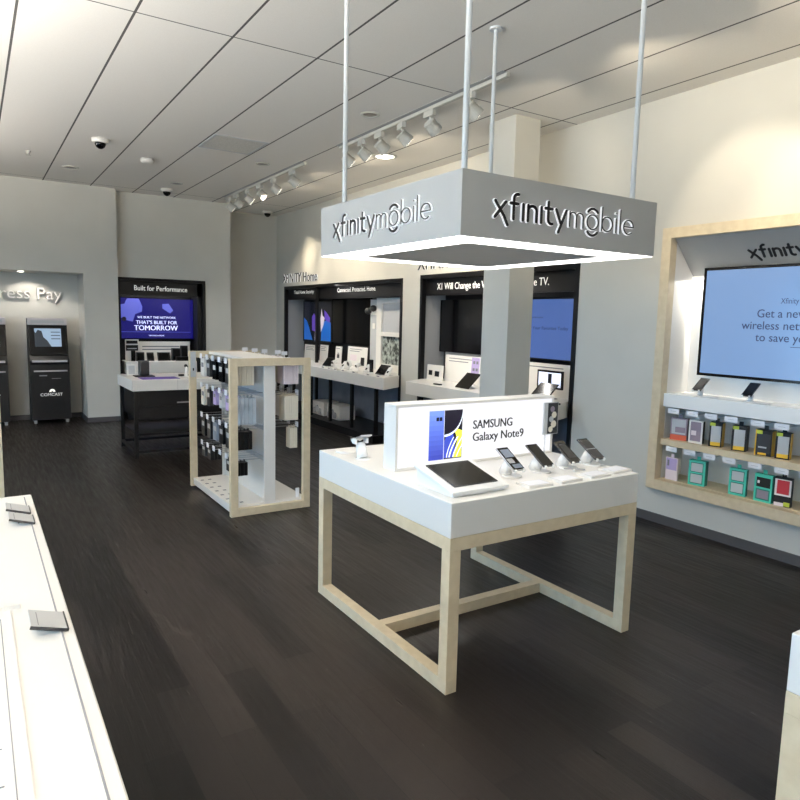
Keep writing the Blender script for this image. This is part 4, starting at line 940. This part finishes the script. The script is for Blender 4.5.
# white counter and shelves
ct = thing('wall_counter', 'white counter ledge inside the wood framed display', 'counter', (4.745, y0 + p, 0.99), 0)
MB().box(0, 0, 0, 0.30, L - 2 * p, 0.108, 'white_gloss').build('ledge', ct, bevel=0.003)
sh = MB().box(4.745, y0 + p, 0.672, 5.05, y1 - p, 0.722, 'oak').build('wooden_shelf', bevel=0.002)
tag(sh, 'pale wooden shelf carrying the upper row of phone cases', 'shelf')
for z, nm in ((0.97, 'upper'), (0.658, 'lower')):
    MB().box(5.035 - FX, p, z - z0 - 0.03, 5.045 - FX, L - p, z - z0 + 0.005, 'lightgrey').build('hook_rail', fd)
uy = [3.25, 3.085, 2.925, 2.765, 2.565, 2.395, 2.22, 2.05, 1.88, 1.70]; ly = [3.245, 3.08, 2.915, 2.755, 2.56, 2.37, 2.20, 2.03, 1.86, 1.69]
for ys, z in ((uy, 0.955), (ly, 0.645)):
    for y in ys:
        h = MB().cyl((5.04 - FX, y - y0, z - z0), (4.725 - FX, y - y0, z - z0 + 0.003), 0.003, 'metal', n=6).cyl((5.04 - FX, y - y0, z - z0 + 0.012), (4.725 - FX, y - y0, z - z0 + 0.015), 0.002, 'metal', n=6).build('hook', fd)
        MB().box(4.718 - FX, y - y0 - 0.05, z - z0 - 0.010, 4.721 - FX, y - y0 + 0.05, z - z0 + 0.030, 'tag').box(4.7175 - FX, y - y0 - 0.025, z - z0 + 0.008, 4.718 - FX, y - y0 + 0.025, z - z0 + 0.011, 'lightgrey').build('price_tag', h)
def carton(label, y, z, w, h, d, body, front=None, side=None, deco=(), x=4.79, rz=0.0, name='boxed_phone_case', group='phone cases in the framed display', topm=None):
    # front faces -X; y is the far (left in photo) edge; body from x to x+d
    t = thing(name, label, 'package', (x, y, z), rz, group)
    B = basis((0, 0, 0), '-X')
    MB().box(0, 0, -d, w, h, 0, body, B).box(w * 0.5 - 0.015, h, -d / 2 - 0.001, w * 0.5 + 0.015, h + 0.03, -d / 2 + 0.001, topm or body, B).build('carton', t, bevel=0.001)
    k = MB()
    if front: k.box(w * 0.10, h * 0.08, 0, w * 0.90, h * 0.90, 0.0012, front, B)
    for q_, (u0, v0, u1, v1, m) in enumerate(deco): k.box(w * u0, h * v0, 0.0, w * u1, h * v1, 0.0012 + 0.0007 * q_, m, B)
    if side: k.box(w, h * 0.02, -d * 0.98, w + 0.001, h * 0.98, -d * 0.02, side, B)
    if k.v: k.build('printed_label', t)
    return t
zu = 0.722
G1 = 'phone cases standing on the wooden shelf'; G2 = 'phone cases on the bottom of the framed display'
carton('clear phone case box with an orange-red base on the wooden shelf', 3.315, zu, 0.135, 0.18, 0.05, 'mauvegrey', None, None, [(0, 0, 1, 0.24, 'orange'), (0.08, 0.28, 0.92, 0.95, 'lightgrey'), (0.3, 0.35, 0.9, 0.6, 'mauvegrey')], group=G1, rz=0.2)
carton('white bordered phone case box second on the wooden shelf', 3.150, zu, 0.115, 0.185, 0.03, 'white', None, 'black', [(0.13, 0.1, 0.87, 0.93, 'mauvegrey'), (0.2, 0.35, 0.55, 0.55, 'pinkwhite')], group=G1, rz=0.1)
blk = [(0.15, 0.20, 0.9, 0.86, 'lightgrey'), (0.15, 0.05, 0.9, 0.2, 'yellow'), (0.05, 0.86, 0.45, 0.99, 'lime')]
carton('black and grey box with a wide yellow side, third on the wooden shelf', 2.975, zu, 0.095, 0.19, 0.075, 'black', None, 'yellow', blk, group=G1, rz=0.3)
carton('black and grey box with a dark side, fourth on the wooden shelf', 2.79, zu, 0.10, 0.19, 0.085, 'black', None, 'darkgrey', blk, group=G1, rz=0.3)
carton('dark box with lime spot and narrow yellow edge, fifth on the wooden shelf', 2.61, zu, 0.115, 0.19, 0.07, 'black', None, 'yellow', [(0.12, 0.1, 0.9, 0.85, 'darkgrey'), (0.2, 0.3, 0.7, 0.36, 'lightgrey'), (0.2, 0.04, 0.7, 0.12, 'yellow'), (0.05, 0.84, 0.4, 0.98, 'lime'), (0.0, 0.0, 0.06, 1, 'yellow')], group=G1, rz=0.12)
carton('black and grey box with yellow bottom and side, nearest the right photo edge', 2.465, zu, 0.095, 0.19, 0.06, 'black', None, 'yellow', blk, group=G1, rz=0.25)
zl = 0.386
carton('lilac and white flat phone case pack at the lower left of the framed display', 3.335, zl, 0.11, 0.185, 0.02, 'pinkwhite', None, None, [(0.06, 0.45, 0.92, 0.97, 'lilac'), (0.15, 0.62, 0.3, 0.88, 'print')], group=G2)
tl = [(0.12, 0.53, 0.88, 0.92, 'tealdark'), (0.16, 0.56, 0.84, 0.89, 'lightgrey'), (0.12, 0.08, 0.88, 0.48, 'tealdark'), (0.16, 0.11, 0.84, 0.45, 'lightgrey')]
carton('teal framed twin-window box, leftmost of three on the bottom board', 3.125, zl, 0.13, 0.20, 0.06, 'teal', None, 'tealdark', tl, group=G2, rz=0.2)
carton('teal framed twin-window box, middle of three on the bottom board', 2.785, zl, 0.125, 0.205, 0.035, 'teal', None, 'tealdark', tl, group=G2, rz=0.15)
carton('teal framed box with a dark upper window, rightmost of three', 2.59, zl, 0.13, 0.205, 0.04, 'teal', None, 'tealdark', [(0.12, 0.53, 0.9, 0.88, 'black'), (0.18, 0.66, 0.3, 0.76, 'pinkwhite'), (0.12, 0.08, 0.9, 0.46, 'tealdark'), (0.2, 0.12, 0.84, 0.42, 'mauvegrey')], group=G2)
carton('black pack with a red phone case window beside the teal boxes', 2.445, zl, 0.115, 0.21, 0.03, 'black', None, None, [(0.03, 0.36, 0.97, 0.93, 'white'), (0.16, 0.42, 0.86, 0.90, 'red'), (0.05, 0.0, 0.6, 0.12, 'pinkwhite'), (0.6, 0.02, 0.95, 0.16, 'lime')], group=G2, rz=0.15)
# phones on the ledge
for i, (y, wd) in enumerate([(3.115, 'left'), (2.71, 'right')]):
    st = thing('phone_stand', 'white stand on the white ledge under the large television, %s one in view' % wd, 'phone stand', (4.85, y, 1.098), 0, 'stands on the framed ledge')
    MB().lathe((0, 0, 0), [(0.036, 0), (0.036, 0.003), (0.03, 0.005)], 'white_gloss').build('base', st, smooth=True)
    MB().cyl((0, 0, 0.003), (0.015, 0, 0.068), 0.020, 'white_gloss', 0.018, n=18).build('neck', st, smooth=True)
    MB().box(-0.06, -0.16, 0, 0.0, -0.05, 0.004, 'lightgrey').build('price_card', st)
    phone('dark phone on the %s white stand beneath the large television' % wd, (4.795, y, 1.139), -math.pi / 2, math.radians(38), w=0.078, l=0.15, col='blackgloss', case='darkgrey', group='phones on the framed ledge', glare=[(0.1, 0.1, 0.9, 0.9, 'darkgrey')] if i == 0 else None)

# ================================================================ left foreground counter details
lz = TZ
for i, (y, wd) in enumerate([(2.90, 'farthest'), (2.755, 'middle'), (1.785, 'nearest')]):
    t = thing('price_card_holder', 'grey tilted price card on the left foreground counter, %s of three' % wd, 'price card', (0.154 + 0.004 * i, y, lz), 0, 'tilted price cards on the left counter')
    T = Matrix.Rotation(math.radians(17), 4, 'Y')
    MB().box(-0.082, -0.055, 0.002, 0.0, 0.055, 0.005, 'lightgrey', T).box(-0.066, -0.04, 0.005, -0.064, 0.04, 0.0053, 'print', T).build('card', t)
    MB().box(-0.084, -0.058, -0.001, 0.001, -0.055, 0.007, 'darkgrey', T).box(-0.001, -0.058, -0.001, 0.002, 0.055, 0.007, 'darkgrey', T).build('edge_trim', t)
    MB().box(-0.012, -0.05, 0, -0.002, 0.05, 0.003, 'darkgrey').box(-0.05, -0.02, 0, -0.046, 0.02, 0.012, 'darkgrey').build('foot', t)
o = MB().box(0.148, 0.9, lz, 0.152, 3.12, lz + 0.0012, 'print').build('cable_channel', lt, (0 - lt.location.x, -lt.location.y, 0))
mt = thing('printed_mat', 'large thin white printed sheet on the left foreground counter', 'mat', (-0.55, 1.0, lz + 0.001), 0)
MB().box(0, 0, 0, 0.60, 0.915, 0.002, 'white').build('sheet', mt)
a = MB().box(0.575, 0.05, 0.002, 0.577, 0.87, 0.0024, 'print').box(0.05, 0.87, 0.002, 0.577, 0.872, 0.0024, 'print')
for i in range(6): a.box(0.45, 0.15 + i * 0.11, 0.002, 0.55, 0.156 + i * 0.11, 0.0024, 'print').box(0.50, 0.18 + i * 0.11, 0.002, 0.56, 0.184 + i * 0.11, 0.0024, 'print')
a.build('print', mt)
rs = MB().prism([(1.93, lz), (1.96, lz), (1.96, lz + 0.006), (1.935, lz + 0.008)], -0.55, 0.072, 'X', 'white').build('raised_ledge'); tag(rs, 'low white raised strip across the left foreground counter', 'ledge')

# ================================================================ camera
f = 662.372; a_, b_, r_ = [math.radians(v) for v in (32.829, 6.871, 1.317)]
F = Vector((math.sin(a_) * math.cos(b_), math.cos(a_) * math.cos(b_), -math.sin(b_)))
Rr = Vector((math.cos(a_), -math.sin(a_), 0)); U = Rr.cross(F)
R2 = math.cos(r_) * Rr + math.sin(r_) * U; U2 = -math.sin(r_) * Rr + math.cos(r_) * U
cam = bpy.data.cameras.new('camera'); co = bpy.data.objects.new('camera', cam); C.objects.link(co)
m4 = Matrix((R2, U2, -F)).transposed().to_4x4(); m4.translation = Vector((0, 0, 1.65)); co.matrix_world = m4
cam.sensor_width = 36; cam.lens = 36 * f / 800; cam.shift_y = -0.00125; cam.clip_start = 0.02
SC.camera = co

# ================================================================ light
wd = bpy.data.worlds.new('sky'); SC.world = wd; wd.use_nodes = True
bg = wd.node_tree.nodes['Background']; bg.inputs[0].default_value = (0.30, 0.63, 1.0, 1); bg.inputs[1].default_value = 5.4
# daylight enters through the storefront glazing (portal = sampling help for the sky)
pl = bpy.data.lights.new('window_portal', 'AREA'); pl.shape = 'RECTANGLE'; pl.size = 9.4; pl.size_y = 2.55; pl.cycles.is_portal = True
po = bpy.data.objects.new('window_portal', pl); C.objects.link(po); po.location = (XL + 0.02, (ya + yb) / 2, 1.41); po.rotation_euler = (0, -math.pi / 2, 0)
po.rotation_euler = Vector((1, 0, 0)).to_track_quat('-Z', 'Z').to_euler()
sun = bpy.data.lights.new('sun', 'SUN'); sun.energy = 14; sun.color = (1, 0.95, 0.88); sun.angle = 0.01
so = bpy.data.objects.new('sun', sun); C.objects.link(so); so.rotation_euler = Vector((-0.62, 0.25, -0.75)).to_track_quat('-Z', 'Y').to_euler()
# added unseen uplights over the left half of the shop, there to brighten the ceiling
for y in (-1.6, 2.4, 6.4):
    t = thing('added_uplight', 'long white uplight added unseen over the %s of the shop to brighten the ceiling' % ('front' if y < 0 else ('middle' if y < 5 else 'back')), 'added uplight', (-1.7, y, 2.55), 0)
    MB().box(-0.07, 0, 0, 0.07, 2.6, 0.06, 'white').build('housing', t, bevel=0.004)
    MB().box(-0.055, 0.03, 0.0602, 0.055, 2.57, 0.064, 'strip').build('diffuser', t)
    for yy in (0.3, 2.3): MB().cyl((0, yy, 0.06), (0, yy, H - 2.55), 0.004, 'pole', n=8).build('cable', t)
    area((-1.7, y + 1.3, 2.62), (-1.7, y + 1.3, 3.4), 0.10, 2.5, 500 if y < 5 else 150, (1, 0.94, 0.86)).rotation_euler = (math.pi, 0, 0)
# added ceiling spots without fittings, fill light over and behind the camera
for x in (-2.2, 0.3, 2.3):
    for y in (-1.2, 1.6, 4.4, 7.2):
        if (x == 0.3 and 0 < y < 3) or (x == 2.3 and y in (1.6, 4.4)) or (x == -2.2 and y == 1.6): continue
        spot((x, y, H - 0.02), (x, y, 0), 36, 145, (1, 0.86, 0.70), 0.8, 0.10)
spot((3.42, 3.3, H - 0.25), (4.35, 4.62, 2.9), 26, 70, (1, 0.86, 0.64))
# display lighting inside the framed wall display and the alcoves
area((5.01, 2.46, 2.015), (4.98, 2.46, 1.0), 1.8, 0.03, 22, (1, 0.95, 0.86))
area((4.95, 9.3, 2.15), (4.9, 9.3, 0.9), 0.06, 3.6, 26, (1, 0.97, 0.92))
area((4.95, 5.7, 2.15), (4.9, 5.7, 0.9), 0.06, 2.4, 22, (1, 0.97, 0.92))
area((2.5, 11.12, 2.14), (2.5, 11.05, 0.9), 1.0, 0.06, 9, (1, 0.97, 0.92))
# light strip under the canopy
area((TX + TW / 2, TY + TD / 2, 1.985), (TX + TW / 2, TY + TD / 2, 0), 1.1, 1.1, 5, (1, 0.98, 0.95))

SC.view_settings.view_transform = 'Standard'; SC.view_settings.look = 'None'; SC.view_settings.gamma = 1.0; SC.view_settings.use_curve_mapping = False
SC.view_settings.exposure = EXPO
SC.cycles.use_denoising = True
SC.cycles.max_bounces = 8; SC.cycles.diffuse_bounces = 5; SC.cycles.glossy_bounces = 3; SC.cycles.transparent_max_bounces = 12
SC.cycles.sample_clamp_indirect = 6.0
SC.cycles.caustics_reflective = False; SC.cycles.caustics_refractive = False
